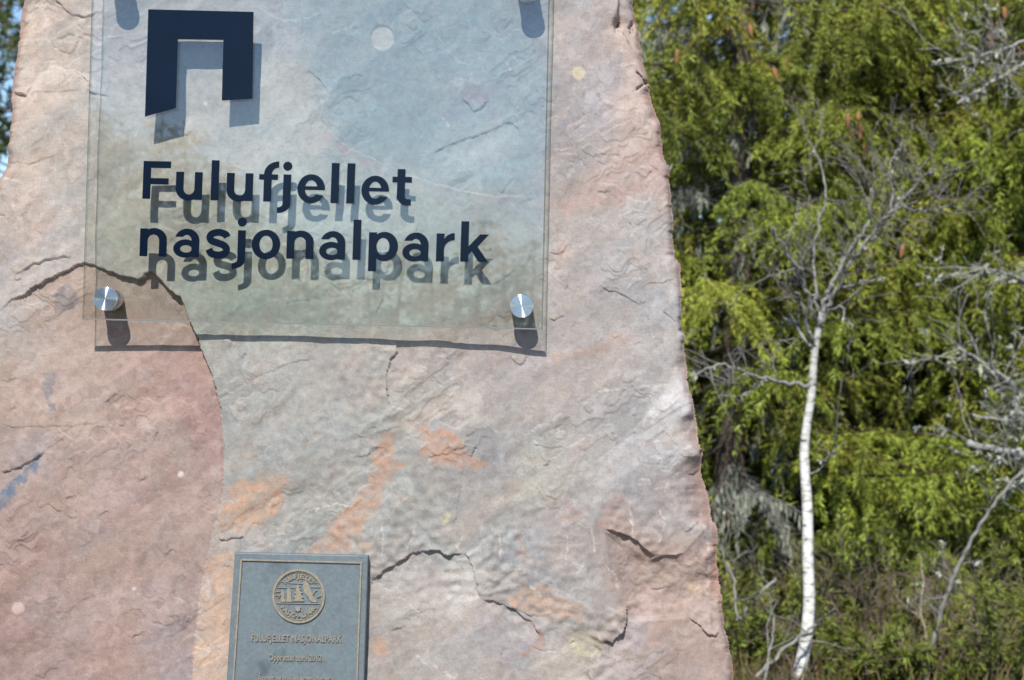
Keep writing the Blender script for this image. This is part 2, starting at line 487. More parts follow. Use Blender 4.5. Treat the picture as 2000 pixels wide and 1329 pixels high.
# ledges: (points, height mm, decay px, side): side +1 = the right-hand side walking along the points (image coords) stands proud
LEDGES = [
 ([(32,541),(46,530),(60,522),(90,510),(110,506),(128,503),(144,503)], 5, 40, -1),
 ([(30,548),(46,545)], 3, 14, -1),
 ([(775,664),(778,688),(765,704),(758,722),(756,745),(759,770),(766,792),(795,804)], 7, 90, 1),
 ([(1170,560),(1185,566),(1210,573),(1230,585),(1245,595),(1256,593),(1264,586)], 3.6, 28, -1),
 ([(724,1150),(730,1132),(748,1115),(780,1095),(805,1082),(830,1075),(860,1074),(876,1085),(890,1081),(906,1080)], 10, 130, -1),
 ([(906,1080),(916,1093),(925,1110),(932,1140),(937,1169)], 8, 120, -1),
 ([(937,1170),(960,1172),(990,1182),(1015,1198),(1035,1212),(1046,1228),(1058,1245)], 7.5, 110, -1),
 ([(985,1180),(1010,1192),(1040,1201),(1062,1201),(1078,1196)], 2.5, 24, -1),
 ([(1222,1180),(1224,1205),(1218,1235),(1200,1246),(1195,1255),(1182,1250),(1176,1262)], 13, 90, 1),
 ([(1178,1266),(1168,1285),(1158,1300),(1152,1315),(1150,1335)], 8, 80, -1),
 ([(1180,1036),(1200,1036),(1222,1046),(1245,1058),(1262,1074),(1280,1090)], 9, 60, -1),
 ([(1270,1100),(1288,1088),(1310,1086),(1335,1080)], 5, 30, -1),
 ([(1335,1042),(1352,1034),(1366,1018)], 4, 25, -1),
 ([(1345,1205),(1370,1225),(1385,1240),(1398,1243),(1408,1230)], 9, 30, -1),
 ([(23,180),(40,182),(56,189)], 9, 22, -1),
 ([(55,189),(75,182),(120,180),(160,176)], 1.6, 22, -1),
 ([(104,-4),(122,10),(130,22),(146,32),(165,34),(186,28),(206,24)], 4.5, 50, -1),
 ([(160,146),(172,160),(178,178),(190,185),(205,188),(214,191)], 5, 30, -1),
 ([(428,1052),(445,1053),(460,1049),(482,1047)], 5, 25, -1),
 ([(328,573),(335,577),(345,580),(358,580)], 7, 18, -1),
 ([(480,752),(505,735),(540,722),(580,706),(620,700)], 1.8, 30, -1),
 ([(300,672),(312,660),(330,657),(338,650),(345,632),(370,640),(376,636)], 1.8, 20, 1),
 ([(395,655),(430,655),(455,668),(462,676)], 3, 22, 1),
 ([(0,922),(20,918),(42,911),(75,893),(88,880)], 6, 40, -1),
 ([(75,994),(88,988),(100,985),(112,998),(125,996)], 2.4, 20, -1),
 ([(135,1010),(148,1012),(156,1008)], 2.6, 16, -1),
 ([(192,1018),(200,1006),(206,998),(216,996)], 3, 20, -1),
 ([(308,826),(312,842),(306,856)], 3.4, 16, 1),
 ([(228,824),(236,830),(246,831)], 2.4, 14, -1),
 ([(0,824),(25,835),(60,832),(110,834),(150,832),(200,826)], 1.6, 25, -1),
 ([(0,1101),(14,1100),(28,1105)], 2.4, 16, -1),
 ([(165,1160),(178,1160),(190,1167)], 2.6, 16, -1),
 ([(160,1068),(170,1062),(180,1055)], 1.6, 16, -1),
 ([(832,892),(850,888),(872,886),(885,880),(910,873),(925,872)], 2.8, 22, -1),
 ([(928,872),(924,884),(920,892)], 4, 14, 1),
 ([(1040,867),(1060,872),(1080,874),(1100,872)], 2.6, 22, -1),
 ([(690,895),(715,890),(735,878),(742,868)], 2.6, 20, -1),
 ([(1000,695),(1005,706),(1015,712),(1024,706),(1030,696)], 3.6, 22, -1),
 ([(1073,620),(1082,625),(1090,622),(1104,616)], 4, 18, -1),
 ([(1072,494),(1085,500),(1100,492),(1108,478)], 3, 22, -1),
 ([(1180,650),(1200,660),(1215,653)], 2, 18, -1),
 ([(1158,303),(1172,305),(1185,303)], 2, 14, -1),
 ([(1165,374),(1180,377),(1192,376)], 3.5, 16, -1),
 ([(1230,215),(1238,213),(1245,214)], 2.6, 12, -1),
 ([(1344,926),(1358,926),(1374,916)], 4, 16, -1),
 ([(1336,876),(1345,872),(1352,870),(1358,878)], 3, 14, 1),
 ([(1260,554),(1280,553),(1300,550),(1318,545)], 2.2, 18, -1),
 ([(840,305),(870,290),(900,278),(930,268),(960,258),(985,245),(1002,242),(1010,252),(1014,268)], 3.0, 40, -1),
 ([(1062,100),(1040,112),(1012,130),(990,140),(960,150)], 2.4, 40, -1),
 ([(590,140),(612,146),(628,160),(642,182),(636,200),(630,214),(628,232),(640,252)], 3.5, 50, -1),
 ([(640,252),(665,280),(700,300),(750,322),(800,345),(850,362),(910,378),(980,386),(1040,384)], 3.2, 45, 1),
 ([(850,66),(865,85),(880,108),(893,122),(915,130)], 2.4, 40, 1),
 ([(905,195),(918,210),(926,222),(940,214),(952,200)], 4, 25, -1),
 ([(500,10),(520,28),(545,40),(570,44),(605,40),(640,15)], 2.4, 30, 1),
 ([(735,620),(742,600),(750,585),(748,570),(742,556)], 2.4, 26, -1),
 ([(820,440),(815,455),(812,470)], 2.2, 18, 1),
 ([(560,595),(590,588),(610,588)], 1.4, 20, -1),
 ([(0,345),(20,350),(48,356)], 2.5, 20, 1),
 ([(10,318),(40,318),(60,322),(90,310),(118,298)], 2, 26, -1),
 ([(0,420),(12,424),(16,430)], 3, 20, -1),
 ([(34,140),(42,138),(46,132)], 3, 12, -1),
 ([(48,47),(54,44),(56,38)], 3, 12, -1),
]
_r = random.Random(19)
for _ in range(95):                                    # small chips and lips along the bedding
    _x, _y = _r.uniform(0, 1400), _r.uniform(-20, 1340)
    _l = _r.choice((10, 14, 18, 26, 44)) * _r.uniform(0.7, 1.3); _a = rad(_r.gauss(-24, 26))
    _p = []
    for _k in range(5):
        _t = _k / 4 - 0.5
        _p.append((_x + math.cos(_a) * _l * _t + _r.uniform(-2.2, 2.2), _y + math.sin(_a) * _l * _t + _r.uniform(-2.2, 2.2) - 5 * _t * _t * _r.uniform(0, 2)))
    LEDGES.append((_p, _r.choice((1.2, 1.6, 2.2, 3.2)), _r.uniform(10, 26), -1 if _r.random() < 0.8 else 1))
CRACKS = [
 ([(1244,144),(1254,154),(1262,162),(1270,174)], 2.0, 7), ([(1243,177),(1252,168),(1262,163),(1272,159)], 2.2, 8),
 ([(1262,162),(1270,158),(1273,160)], 3.2, 9),
 ([(1232,52),(1236,42),(1234,60)], 3.5, 12),
 ([(1320,480),(1333,483)], 2.5, 8), ([(1322,497),(1334,500)], 2.0, 7), ([(1322,507),(1334,508)], 2.0, 6),
 ([(1330,645),(1336,650)], 4, 10), ([(1372,885),(1376,905)], 4, 12),
 ([(437,830),(441,890),(440,950),(432,1000)], 1.2, 1.6),
 ([(1296,610),(1308,620),(1316,630)], 1.4, 3),
 ([(420,735),(428,770),(435,810)], 1.6, 3),
 ([(1040,1262),(1060,1272),(1085,1270)], 1.4, 1.6),
]
def flakes(px, py):
    ca, sa = math.cos(rad(-33)), math.sin(rad(-33))
    U = px * ca + py * sa; V = -px * sa + py * ca
    T = fbm(U / 300 + 0.35 * fbm(px / 60, py / 60, 2, 63), V / 150, 4, 61, 0.48) * 4.0
    T2 = fbm(U / 75 + 3.3, V / 45, 3, 161, 0.5) * 3.0
    return T, T2
def cells(u, v, seed):
    r = np.random.default_rng(seed); tab = r.random((64, 64, 4))
    iu = np.floor(u).astype(int); iv = np.floor(v).astype(int)
    best = np.full(u.shape, 1e9); o1 = np.zeros(u.shape); o2 = np.zeros(u.shape)
    for a in (-1, 0, 1):
        for b in (-1, 0, 1):
            t = tab[(iu + a) & 63, (iv + b) & 63]
            d = (iu + a + t[..., 0] - u) ** 2 + (iv + b + t[..., 1] - v) ** 2
            k = d < best; best = np.where(k, d, best); o1 = np.where(k, t[..., 2] - 0.5, o1); o2 = np.where(k, t[..., 3] - 0.5, o2)
    return o1, o2
def relief(px, py):
    # ragged outlines: wobble the lookup place
    wx = px + 2.6 * fbm(px / 21, py / 21, 3, 101) ; wy = py + 2.6 * fbm(px / 21, py / 21, 3, 202)
    Hr = idw(px, py, H_PTS)[..., 0]
    Hl = idw(px, py, HL_PTS)[..., 0]
    regL = poly_mask(wx, wy, L_TOP + C_LINE + [(-300, 1500)])
    # toward the far left the upper-left ledge fades
    fade = sstep(-20, 90, px) + sstep(700, 1000, py) * (1 - sstep(-20, 90, px))
    Hl = Hl * fade + Hr * (1 - fade)
    # the two plates meet flush lower down
    low = sstep(740, 880, py)
    d, sg, _ = seg_dist(px, py, C_LINE)
    meet = np.exp(-d / 70.0) * low
    Hl = Hl * (1 - meet) + (Hr - 1.5) * meet
    H = np.where(regL, Hl, Hr)
    # oriented undulation (bedding runs up to the right)
    ca, sa = math.cos(rad(-33)), math.sin(rad(-33))
    U = px * ca + py * sa; V = -px * sa + py * ca
    H = H + 3.0 * fbm(U / 260, V / 120, 3, 31) + 0.45 * fbm(U / 90, V / 44, 3, 41) + 0.13 * fbm(px / 13, py / 13, 3, 51)
    # thin flaked terraces
    T, T2 = flakes(px, py)
    fr = T - np.floor(T)
    ter = np.floor(T) + sstep(0.0, 0.05, fr)
    gate = sstep(0.0, 0.45, fbm(px / 190, py / 190, 2, 77))
    H = H + 1.35 * ter * gate
    fr2 = T2 - np.floor(T2)
    H = H + 0.16 * (np.floor(T2) + sstep(0, 0.14, fr2)) * sstep(0.0, 0.4, fbm(px / 140, py / 140, 2, 177))
    for pts, amt, dec, side in LEDGES:
        mk = local(px, py, pts, dec * 3)
        if not mk.any(): continue
        d, sg, par = seg_dist(wx[mk], wy[mk], pts)
        tp = sstep(0.0, 0.12, par) * sstep(1.0, 0.88, par)
        tp = tp * np.clip(0.78 + 0.75 * perlin(px[mk] / 17, py[mk] / 17, 991), 0.15, 1.4)
        s = sg * side
        add = np.where(s > 0, np.exp(-d / dec) * amt * 0.55, -np.exp(-d / (dec * 0.5)) * amt * 0.45)
        H[mk] += add * tp
    for pts, w, dep in CRACKS:
        mk = local(px, py, pts, 25)
        if not mk.any(): continue
        d, _, par = seg_dist(wx[mk], wy[mk], pts)
        H[mk] -= dep * np.exp(-(d / w) ** 2)
    # scooped brown hollow low on the right
    hol = [(1180,1040),(1230,1044),(1275,1082),(1330,1085),(1390,1020),(1425,1080),(1440,1245),(1395,1240),(1340,1210),(1225,1215),(1195,1140)]
    d, _, _ = seg_dist(px, py, hol + hol[:1])
    ins = poly_mask(wx, wy, hol)
    H = H - np.where(ins, 17 * (1 - np.exp(-d / 26.0)), 0)
    ins2 = np.where(ins, 1.0, 0.0)
    H = H + ins2 * 6.0 * fbm(px / 60, py / 60, 4, 301) * sstep(0, 25, d)
    # round lichen / core spots
    for cx, cy, r, h in [(748, 77, 23, -1.8), (1130, 145, 13, 0.4)]:
        dd = np.hypot(px - cx, py - cy)
        H = H + h * sstep(r + 1.5, r - 1.5, dd)
    # chipped bevel at the upper right corner
    bev = [(1206,-500),(1206,20),(1203,48),(1212,62),(1226,88),(1245,112),(1262,140),(1272,170)]
    d, sg, par = seg_dist(wx, wy, bev)
    right = (sg < 0) & (py < 172)
    H = H - np.where(right, sstep(0, 5, d) * 11 * sstep(175, 60, py) + d * 0.55, 0)
    hole = np.exp(-(((wx - 1206) / 6.0) ** 2 + ((wy - 50) / 14.0) ** 2))
    return H - 22 * hole

# ---- colours (as they look in the photo, converted to base colours below)
C_PTS = [
 (60,60,216,190,172),(110,130,214,188,168),(60,180,208,184,168),(140,60,206,184,170),(110,260,190,178,168),(40,280,196,180,168),(90,350,200,180,166),(150,420,190,176,166),(60,430,206,182,168),(30,520,190,170,160),(120,470,188,174,166),
 (230,130,190,178,166),(250,300,186,174,156),(350,150,182,172,160),(390,230,196,178,158),(330,300,190,174,152),(460,300,190,176,158),(520,180,188,180,168),(580,160,198,184,164),(600,240,192,180,166),
 (560,60,180,172,168),(640,80,168,166,164),(700,160,164,168,166),(780,200,162,168,166),(720,260,160,168,164),(830,100,160,168,166),(900,60,166,170,168),(980,120,172,172,170),(960,280,184,182,178),(880,330,176,176,172),(1000,340,166,164,164),(930,200,172,164,166),
 (1120,60,182,166,162),(1150,220,180,166,166),(1110,300,172,158,158),(1180,130,186,168,164),(1250,230,208,176,160),(1230,320,208,172,158),(1290,330,206,168,154),(1270,180,204,172,158),(1150,370,204,168,154),(1230,90,206,172,156),
 (1160,440,186,172,166),(1240,430,186,176,172),(1290,500,190,174,168),(1200,520,186,174,170),(1110,560,192,172,164),(1280,610,180,172,170),(1180,640,188,172,166),(1310,680,196,182,176),
 (230,450,184,176,156),(330,480,180,168,150),(450,450,184,178,162),(560,450,184,180,168),(700,440,184,178,168),(850,450,180,172,156),(960,430,178,166,148),(1000,520,176,170,156),(900,560,180,172,158),(760,600,174,174,160),(600,600,166,174,158),(480,610,162,174,158),(420,560,176,174,156),(680,560,182,174,158),
 (250,590,186,164,146),(330,630,190,162,146),(230,660,192,160,146),(120,600,196,166,150),(60,660,196,164,148),(30,720,200,166,148),(160,700,188,160,146),
 (300,720,192,152,140),(380,740,188,140,130),(400,820,186,138,130),(420,900,186,142,134),(220,780,188,156,142),(150,800,196,164,148),(60,800,204,166,148),(250,880,190,158,146),(330,860,190,160,148),(150,900,184,154,144),(60,880,172,158,156),
 (90,1000,178,148,138),(220,1000,184,148,136),(330,960,186,148,136),(400,990,192,160,148),(60,1080,186,146,134),(200,1100,184,150,138),(330,1080,186,154,142),(120,1200,178,146,138),(40,1250,182,142,132),(250,1200,184,150,140),(220,1290,188,148,138),(330,1180,186,156,150),(340,1270,176,156,154),
 (480,700,174,168,160),(600,700,176,168,160),(700,740,176,166,158),(520,800,172,166,158),(640,830,174,168,160),(560,880,172,168,160),(470,860,168,164,156),(720,820,176,170,160),
 (840,720,192,172,160),(900,780,194,176,164),(960,720,184,166,160),(830,790,190,172,156),(1050,720,182,164,160),(1130,760,178,166,162),(1000,830,178,166,160),(1210,740,182,166,160),(1220,820,184,172,168),(1120,880,188,176,166),(1280,870,190,180,176),(960,890,168,158,156),(930,930,172,160,154),
 (1300,780,196,184,178),(1340,840,196,184,178),(1360,930,184,172,168),(1250,950,176,166,164),(1150,960,180,168,162),(1050,920,186,176,158),
 (560,1020,170,166,158),(800,980,170,168,160),(850,1060,170,168,162),(950,1000,176,168,158),(1000,1080,170,164,160),(1100,1050,182,164,156),(1060,1130,166,160,160),(1340,1010,182,164,156),
 (820,1130,184,170,164),(900,1150,196,186,176),(830,1200,198,174,158),(780,1170,186,172,158),(950,1230,176,164,162),(1000,1260,172,160,160),(900,1280,182,168,162),(760,1260,188,164,150),(800,1310,178,166,156),(960,1320,188,166,154),(1100,1300,206,182,162),(1150,1220,184,164,154),(1110,1180,172,166,162),
 (1230,1090,182,148,134),(1300,1120,184,150,134),(1280,1180,186,152,138),(1370,1120,188,154,138),(1400,1180,190,158,144),(1330,1250,188,156,142),(1400,1280,190,160,148),(1240,1270,174,160,158),(1200,1310,178,162,156),(1300,1320,184,158,146),
 (400,1120,200,166,146),(420,1200,222,178,150),(410,1290,220,174,146),(500,1065,186,172,160),
]
# patches: polygon, colour, edge softness px, strength
PATCH = [
 ([(735,1142),(782,1100),(832,1082),(862,1080),(878,1092),(904,1086),(928,1138),(935,1172),(905,1205),(800,1215),(738,1205)], (206,194,184), 12, 0.6),
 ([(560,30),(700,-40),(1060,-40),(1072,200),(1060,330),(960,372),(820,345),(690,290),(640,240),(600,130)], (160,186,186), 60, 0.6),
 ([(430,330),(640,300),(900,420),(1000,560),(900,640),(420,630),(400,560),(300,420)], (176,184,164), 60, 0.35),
 ([(398,1105),(420,1085),(458,1080),(445,1340),(376,1340),(386,1215)], (228,184,152), 10, 0.9),
 ([(440,955),(470,935),(520,928),(572,935),(560,975),(530,1010),(500,1025),(450,1040),(430,1030)], (226,174,138), 16, 0.95),
 ([(750,848),(772,850),(778,890),(790,905),(770,930),(745,960),(735,1000),(700,1040),(690,1075),(590,1078),(640,1040),(665,1000),(700,960),(730,915)], (216,164,132), 9, 0.85),
 ([(800,825),(830,832),(870,838),(895,845),(915,878),(935,895),(955,915),(900,920),(860,905),(835,895),(820,880),(835,858)], (218,164,134), 6, 0.9),
 ([(980,1170),(1010,1145),(1050,1140),(1090,1160),(1140,1180),(1150,1200),(1090,1215),(1060,1205),(1020,1190)], (216,172,142), 8, 0.85),
 ([(1040,1215),(1060,1235),(1068,1255),(1040,1275),(1010,1288),(1030,1265),(1048,1250)], (196,150,132), 5, 0.8),
 ([(735,1240),(760,1250),(765,1275),(745,1290),(730,1270)], (222,172,138), 8, 0.8),
 ([(980,938),(1010,940),(1015,955),(985,955)], (210,160,136), 8, 0.8),
 ([(1118,1230),(1165,1225),(1185,1250),(1170,1280),(1120,1290),(1108,1260)], (218,204,164), 12, 0.8),
 ([(1345,1135),(1368,1132),(1378,1150),(1365,1172),(1345,1165)], (224,190,150), 9, 0.85),
 ([(858,1010),(874,1003),(880,1014),(870,1026),(858,1024)], (226,212,158), 7, 0.85),
 ([(1300,745),(1330,710),(1345,700),(1352,760),(1340,800),(1300,815),(1275,830),(1270,800),(1290,775)], (226,220,218), 14, 0.8),
 ([(110,570),(135,560),(150,575),(150,605),(105,605)], (152,146,150), 8, 0.75),
 ([(75,725),(95,735),(105,720),(100,770),(108,800),(92,800),(82,770)], (140,140,150), 7, 0.8),
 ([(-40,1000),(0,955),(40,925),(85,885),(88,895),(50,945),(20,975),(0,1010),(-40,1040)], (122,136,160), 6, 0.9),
 ([(300,950),(310,945),(330,930),(350,940),(310,1010),(290,1000)], (186,156,144), 8, 0.4),
 ([(370,890),(395,895),(412,940),(400,955),(370,950),(355,955)], (206,172,160), 4, 0.75),
 ([(385,880),(405,875),(425,880),(412,900),(392,905)], (206,172,160), 4, 0.7),
 ([(350,1035),(385,1008),(398,1010),(380,1035),(365,1045)], (206,178,166), 4, 0.7),
 ([(250,1110),(262,1088),(290,1105),(275,1130),(262,1140)], (204,160,142), 5, 0.6),
 ([(340,890),(352,882),(366,890),(362,905),(345,905)], (206,176,162), 5, 0.75),
 ([(410,900),(440,905),(438,1010),(420,1040),(402,1100),(388,1180),(380,1170),(395,1080),(415,1010)], (206,182,172), 9, 0.55),
 ([(400,1150),(405,1120),(415,1110),(400,1200),(393,1205)], (222,206,200), 4, 0.8),
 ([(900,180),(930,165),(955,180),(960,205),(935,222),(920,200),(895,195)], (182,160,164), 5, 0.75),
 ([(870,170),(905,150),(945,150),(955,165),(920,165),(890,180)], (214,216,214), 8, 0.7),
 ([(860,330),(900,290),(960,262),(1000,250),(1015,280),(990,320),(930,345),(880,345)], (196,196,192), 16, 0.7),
 ([(500,190),(530,150),(570,136),(610,140),(632,170),(620,200),(560,215),(500,260)], (196,182,162), 10, 0.6),
 ([(640,255),(665,285),(720,312),(800,350),(900,382),(1000,392),(1100,392),(1180,385),(1240,350),(1270,290),(1300,300),(1300,370),(1200,400),(1080,408),(960,398),(850,372),(740,330),(660,298),(632,262)], (206,170,158), 7, 0.75),
 ([(1085,410),(1180,330),(1250,290),(1260,300),(1190,370),(1120,420)], (206,170,156), 10, 0.6),
 ([(210,90),(235,52),(265,60),(285,95),(275,145),(240,165),(215,150)], (196,178,172), 8, 0.6),
 ([(1225,500),(1250,495),(1262,505),(1240,515)], (206,170,150), 5, 0.4),
 ([(1080,490),(1108,480),(1110,500),(1085,510)], (204,166,146), 4, 0.6),
 ([(1070,690),(1150,680),(1190,655),(1240,650),(1210,690),(1150,705),(1080,710)], (204,166,144), 9, 0.55),
 ([(1160,1020),(1190,985),(1215,955),(1235,1020),(1245,1060),(1225,1050),(1190,1045)], (208,166,146), 6, 0.6),
 ([(1080,1000),(1115,985),(1150,985),(1140,1012),(1105,1025),(1085,1018)], (204,164,150), 6, 0.6),
 ([(1010,1030),(1030,1060),(1035,1085),(1060,1100),(1045,1102),(1020,1090),(1005,1050)], (208,164,142), 6, 0.6),
 ([(1195,1100),(1210,1130),(1222,1180),(1210,1200),(1205,1170),(1195,1140)], (208,172,156), 6, 0.6),
 ([(1380,1050),(1400,1060),(1405,1150),(1395,1200),(1385,1130)], (216,176,156), 7, 0.65),
 ([(1100,905),(1140,845),(1160,850),(1120,900)], (206,170,156), 6, 0.5),
 ([(900,1100),(930,1110),(937,1165),(905,1140)], (206,198,190), 9, 0.7),
 ([(835,1100),(860,1088),(868,1105),(850,1130),(838,1125)], (160,152,152), 8, 0.6),
 ([(466,882),(500,878),(500,888),(475,898)], (196,182,162), 5, 0.7),
 ([(445,1060),(500,1050),(510,1062),(470,1078),(445,1078)], (158,154,156), 8, 0.6),
 ([(700,1015),(712,1050),(730,1052),(735,1078),(706,1078)], (214,168,138), 6, 0.5),
 ([(840,822),(858,812),(878,820),(880,840),(850,838)], (176,178,186), 8, 0.6),
]
SPOTS = [(748,77,23,(206,206,198),1.5,.95),(1130,145,13,(220,208,178),2,.9),(37,1187,12,(218,190,180),2.5,.9),(356,925,6,(232,222,216),2,.9),(264,1149,4,(224,212,206),2,.9),(405,205,4,(236,234,226),1.5,.8),(376,411,6,(226,214,160),2,.8),(1110,345,5,(226,206,192),3,.6)]
# pale scratches and veins
VEINS = [
 ([(748,1025),(751,1060),(750,1082)], 2.2), ([(812,1020),(808,1050),(798,1070)], 2.4), ([(905,1050),(895,1065),(900,1075)], 2.4), ([(770,1000),(778,980),(795,970)], 1.6),
 ([(976,1040),(980,1070),(972,1098)], 1.8), ([(1225,975),(1230,1010),(1240,1050)], 2.6), ([(1155,1030),(1160,1060),(1156,1085)], 2.0), ([(1290,1000),(1296,1030),(1288,1060)], 1.8), ([(1105,1040),(1108,1075),(1105,1100)], 1.8),
 ([(1120,1110),(1140,1100),(1128,1120),(1145,1112)], 2.2), ([(1370,1010),(1385,1060),(1390,1110),(1383,1160)], 3.0), ([(1360,1125),(1385,1132)], 2), ([(1040,840),(1080,820),(1100,808)], 2), ([(1160,765),(1200,760),(1260,755),(1300,752)], 2.2), ([(1285,756),(1320,750),(1350,752)], 1.8),
 ([(815,1280),(830,1290),(850,1300)], 3.5), ([(870,1310),(880,1320),(895,1318)], 3), ([(88,-10),(88,78),(60,82)], 2.4), ([(88,80),(160,86)], 2.6), ([(985,120),(995,138),(998,148)], 1.3), ([(1005,112),(1010,122)], 1.3),
 ([(865,230),(872,240),(878,248)], 2.0), ([(650,70),(680,58),(700,50)], 2.2), ([(985,1140),(1030,1140),(1060,1165)], 2.6), ([(1180,1100),(1200,1120),(1208,1150)], 1.8), ([(940,1150),(985,1120),(1010,1110)], 1.6), ([(1250,945),(1262,935),(1270,945)], 2.4), ([(1280,955),(1300,952),(1308,940)], 2.2), ([(620,995),(650,985),(690,985)], 1.4), ([(50,365),(20,352),(0,350)], 2),
]
def rock_color(px, py):
    wx = px + 16 * fbm(px / 60, py / 60, 4, 401); wy = py + 16 * fbm(px / 60, py / 60, 4, 402)
    ca, sa = math.cos(rad(-33)), math.sin(rad(-33))
    U = px * ca + py * sa; V = -px * sa + py * ca
    edge = L_TOP + C_LINE + [(-300, 1500)]
    inL = lambda p: bool(poly_mask(np.array([float(p[0])]), np.array([float(p[1])]), edge)[0])
    ptsL = [p for p in C_PTS if inL(p)]; ptsR = [p for p in C_PTS if not inL(p)]
    jx = px + 2.6 * fbm(px / 21, py / 21, 3, 101); jy = py + 2.6 * fbm(px / 21, py / 21, 3, 202)
    sw = poly_mask(jx, jy, edge) * np.maximum(sstep(0, 130, px + 30 * fbm(px / 50, py / 50, 3, 404)), sstep(620, 760, py + 30 * fbm(px / 50, py / 50, 3, 405)))
    sw = sw[..., None]
    C = (sw * idw(wx, wy, ptsL, 4.0, 16.0) + (1 - sw) * idw(wx, wy, ptsR, 4.0, 16.0)) / 255.0
    # broken skins of the bed: every flake a slightly different tone
    T, T2 = flakes(px, py)
    tone = lambda k, q: np.modf(np.abs(np.sin(np.floor(k) * 12.9898 + q) * 43758.545))[0] - 0.5
    C = C * (1 + 0.085 * tone(T, 1.1)[..., None]) + tone(T, 4.7)[..., None] * np.array([0.020, -0.003, -0.020])
    C = C * (1 + 0.055 * tone(T2, 2.3)[..., None]) + tone(T2, 9.1)[..., None] * np.array([0.015, -0.002, -0.015])
    for (su, sv, seed, al, aw) in ((90.0, 46.0, 5, 0.085, 0.022), (34.0, 20.0, 6, 0.07, 0.018)):
        r1, r2 = cells(U / su + 0.55 * fbm(px / 38, py / 38, 4, 700 + seed), V / sv + 0.55 * fbm(px / 38, py / 38, 4, 720 + seed), seed)
        gate = sstep(-0.25, 0.3, fbm(px / 130, py / 130, 2, 740 + seed))[..., None]
        C = C * (1 + gate * al * r1[..., None]) + gate * r2[..., None] * np.array([aw, -0.003, -aw])
    # the stone is paler towards the lower left of the sign
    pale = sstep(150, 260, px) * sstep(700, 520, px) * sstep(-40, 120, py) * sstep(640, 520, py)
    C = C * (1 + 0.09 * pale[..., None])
    # flowing warm / cool bands along the bedding
    band = fbm(U / 190 + 0.5 * fbm(px / 90, py / 90, 3, 411), V / 46, 5, 412)
    C = C * (1 + band[..., None] * np.array([0.045, 0.01, -0.012]))
    # mottled stains: pale, rust and slate blotches with ragged rims
    q = fbm(U / 95 + 0.6 * fbm(px / 40, py / 40, 3, 421), V / 55, 5, 422)
    mk = (sstep(0.30, 0.40, q) * 0.55)[..., None]
    C = C * (1 - mk) + mk * (C * 0.6 + 0.4 * np.array([0.85, 0.69, 0.58]))
    q = fbm(U / 120, V / 40 + 0.6 * fbm(px / 40, py / 40, 3, 431), 5, 432)
    mk = (sstep(0.32, 0.45, q) * 0.45)[..., None]
    C = C * (1 - mk) + mk * (C * 0.55 + 0.45 * np.array([0.63, 0.63, 0.62]))
    q = fbm(px / 34, py / 26, 5, 442)
    mk = (sstep(0.36, 0.5, q) * 0.5)[..., None]
    C = C * (1 - mk) + mk * (C * 0.6 + 0.4 * np.array([0.84, 0.79, 0.75]))
    Lm = C.mean(-1, keepdims=True)
    ch = C - Lm
    sat = np.linalg.norm(ch, axis=-1, keepdims=True) + 1e-6
    warm_r = np.maximum(sstep(1150, 1290, px) * sstep(470, 250, py), sstep(1150, 1260, px) * sstep(1000, 1090, py))
    warm_r = np.maximum(warm_r, sstep(190, 60, px) * sstep(560, 430, py))
    kc = sw * 0.92 + (1 - sw) * (0.64 + 0.34 * warm_r)[..., None]
    C = 0.664 - 0.022 * sw + 0.98 * (Lm - 0.647) + ch / sat * kc * (0.125 * np.tanh(sat / 0.125)) + np.array([-0.002, 0.002, -0.003]) + sw * np.array([0.008, 0.0, -0.004])
    ex = px + 8 * fbm(px / 22, py / 22, 5, 451, 0.6) + 9 * fbm(px / 55, py / 55, 2, 453); ey = py + 8 * fbm(px / 22, py / 22, 5, 452, 0.6) + 9 * fbm(px / 55, py / 55, 2, 454)
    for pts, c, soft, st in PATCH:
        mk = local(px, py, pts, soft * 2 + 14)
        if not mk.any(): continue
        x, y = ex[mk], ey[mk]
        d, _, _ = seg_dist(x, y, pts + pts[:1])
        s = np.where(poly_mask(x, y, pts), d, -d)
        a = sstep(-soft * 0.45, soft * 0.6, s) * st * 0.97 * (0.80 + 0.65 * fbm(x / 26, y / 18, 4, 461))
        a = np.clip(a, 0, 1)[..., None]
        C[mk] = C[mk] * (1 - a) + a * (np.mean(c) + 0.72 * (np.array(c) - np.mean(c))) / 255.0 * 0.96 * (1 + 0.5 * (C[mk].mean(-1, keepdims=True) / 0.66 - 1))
    for cx, cy, r, c, soft, st in SPOTS:
        dd = np.hypot(px - cx, py - cy) + 1.5 * fbm(px / 9, py / 9, 2, 471)
        a = (sstep(r + soft, r - soft, dd) * st)[..., None]
        C = C * (1 - a) + a * np.array(c) / 255.0
    for pts, w in VEINS:
        mk = local(px, py, pts, 14)
        if not mk.any(): continue
        d, _, par = seg_dist(ex[mk] * 0.4 + px[mk] * 0.6, ey[mk] * 0.4 + py[mk] * 0.6, pts)
        a = np.exp(-(d / w) ** 2) * 0.75 * sstep(-0.45, 0.25, fbm(px[mk] / 9, py[mk] / 9, 2, 481))
        C[mk] = C[mk] * (1 - a[..., None]) + a[..., None] * np.array([0.90, 0.86, 0.83])
    C = np.clip(C, 0.02, 0.98)
    L = np.where(C <= 0.04045, C / 12.92, ((C + 0.055) / 1.055) ** 2.4)
    return L

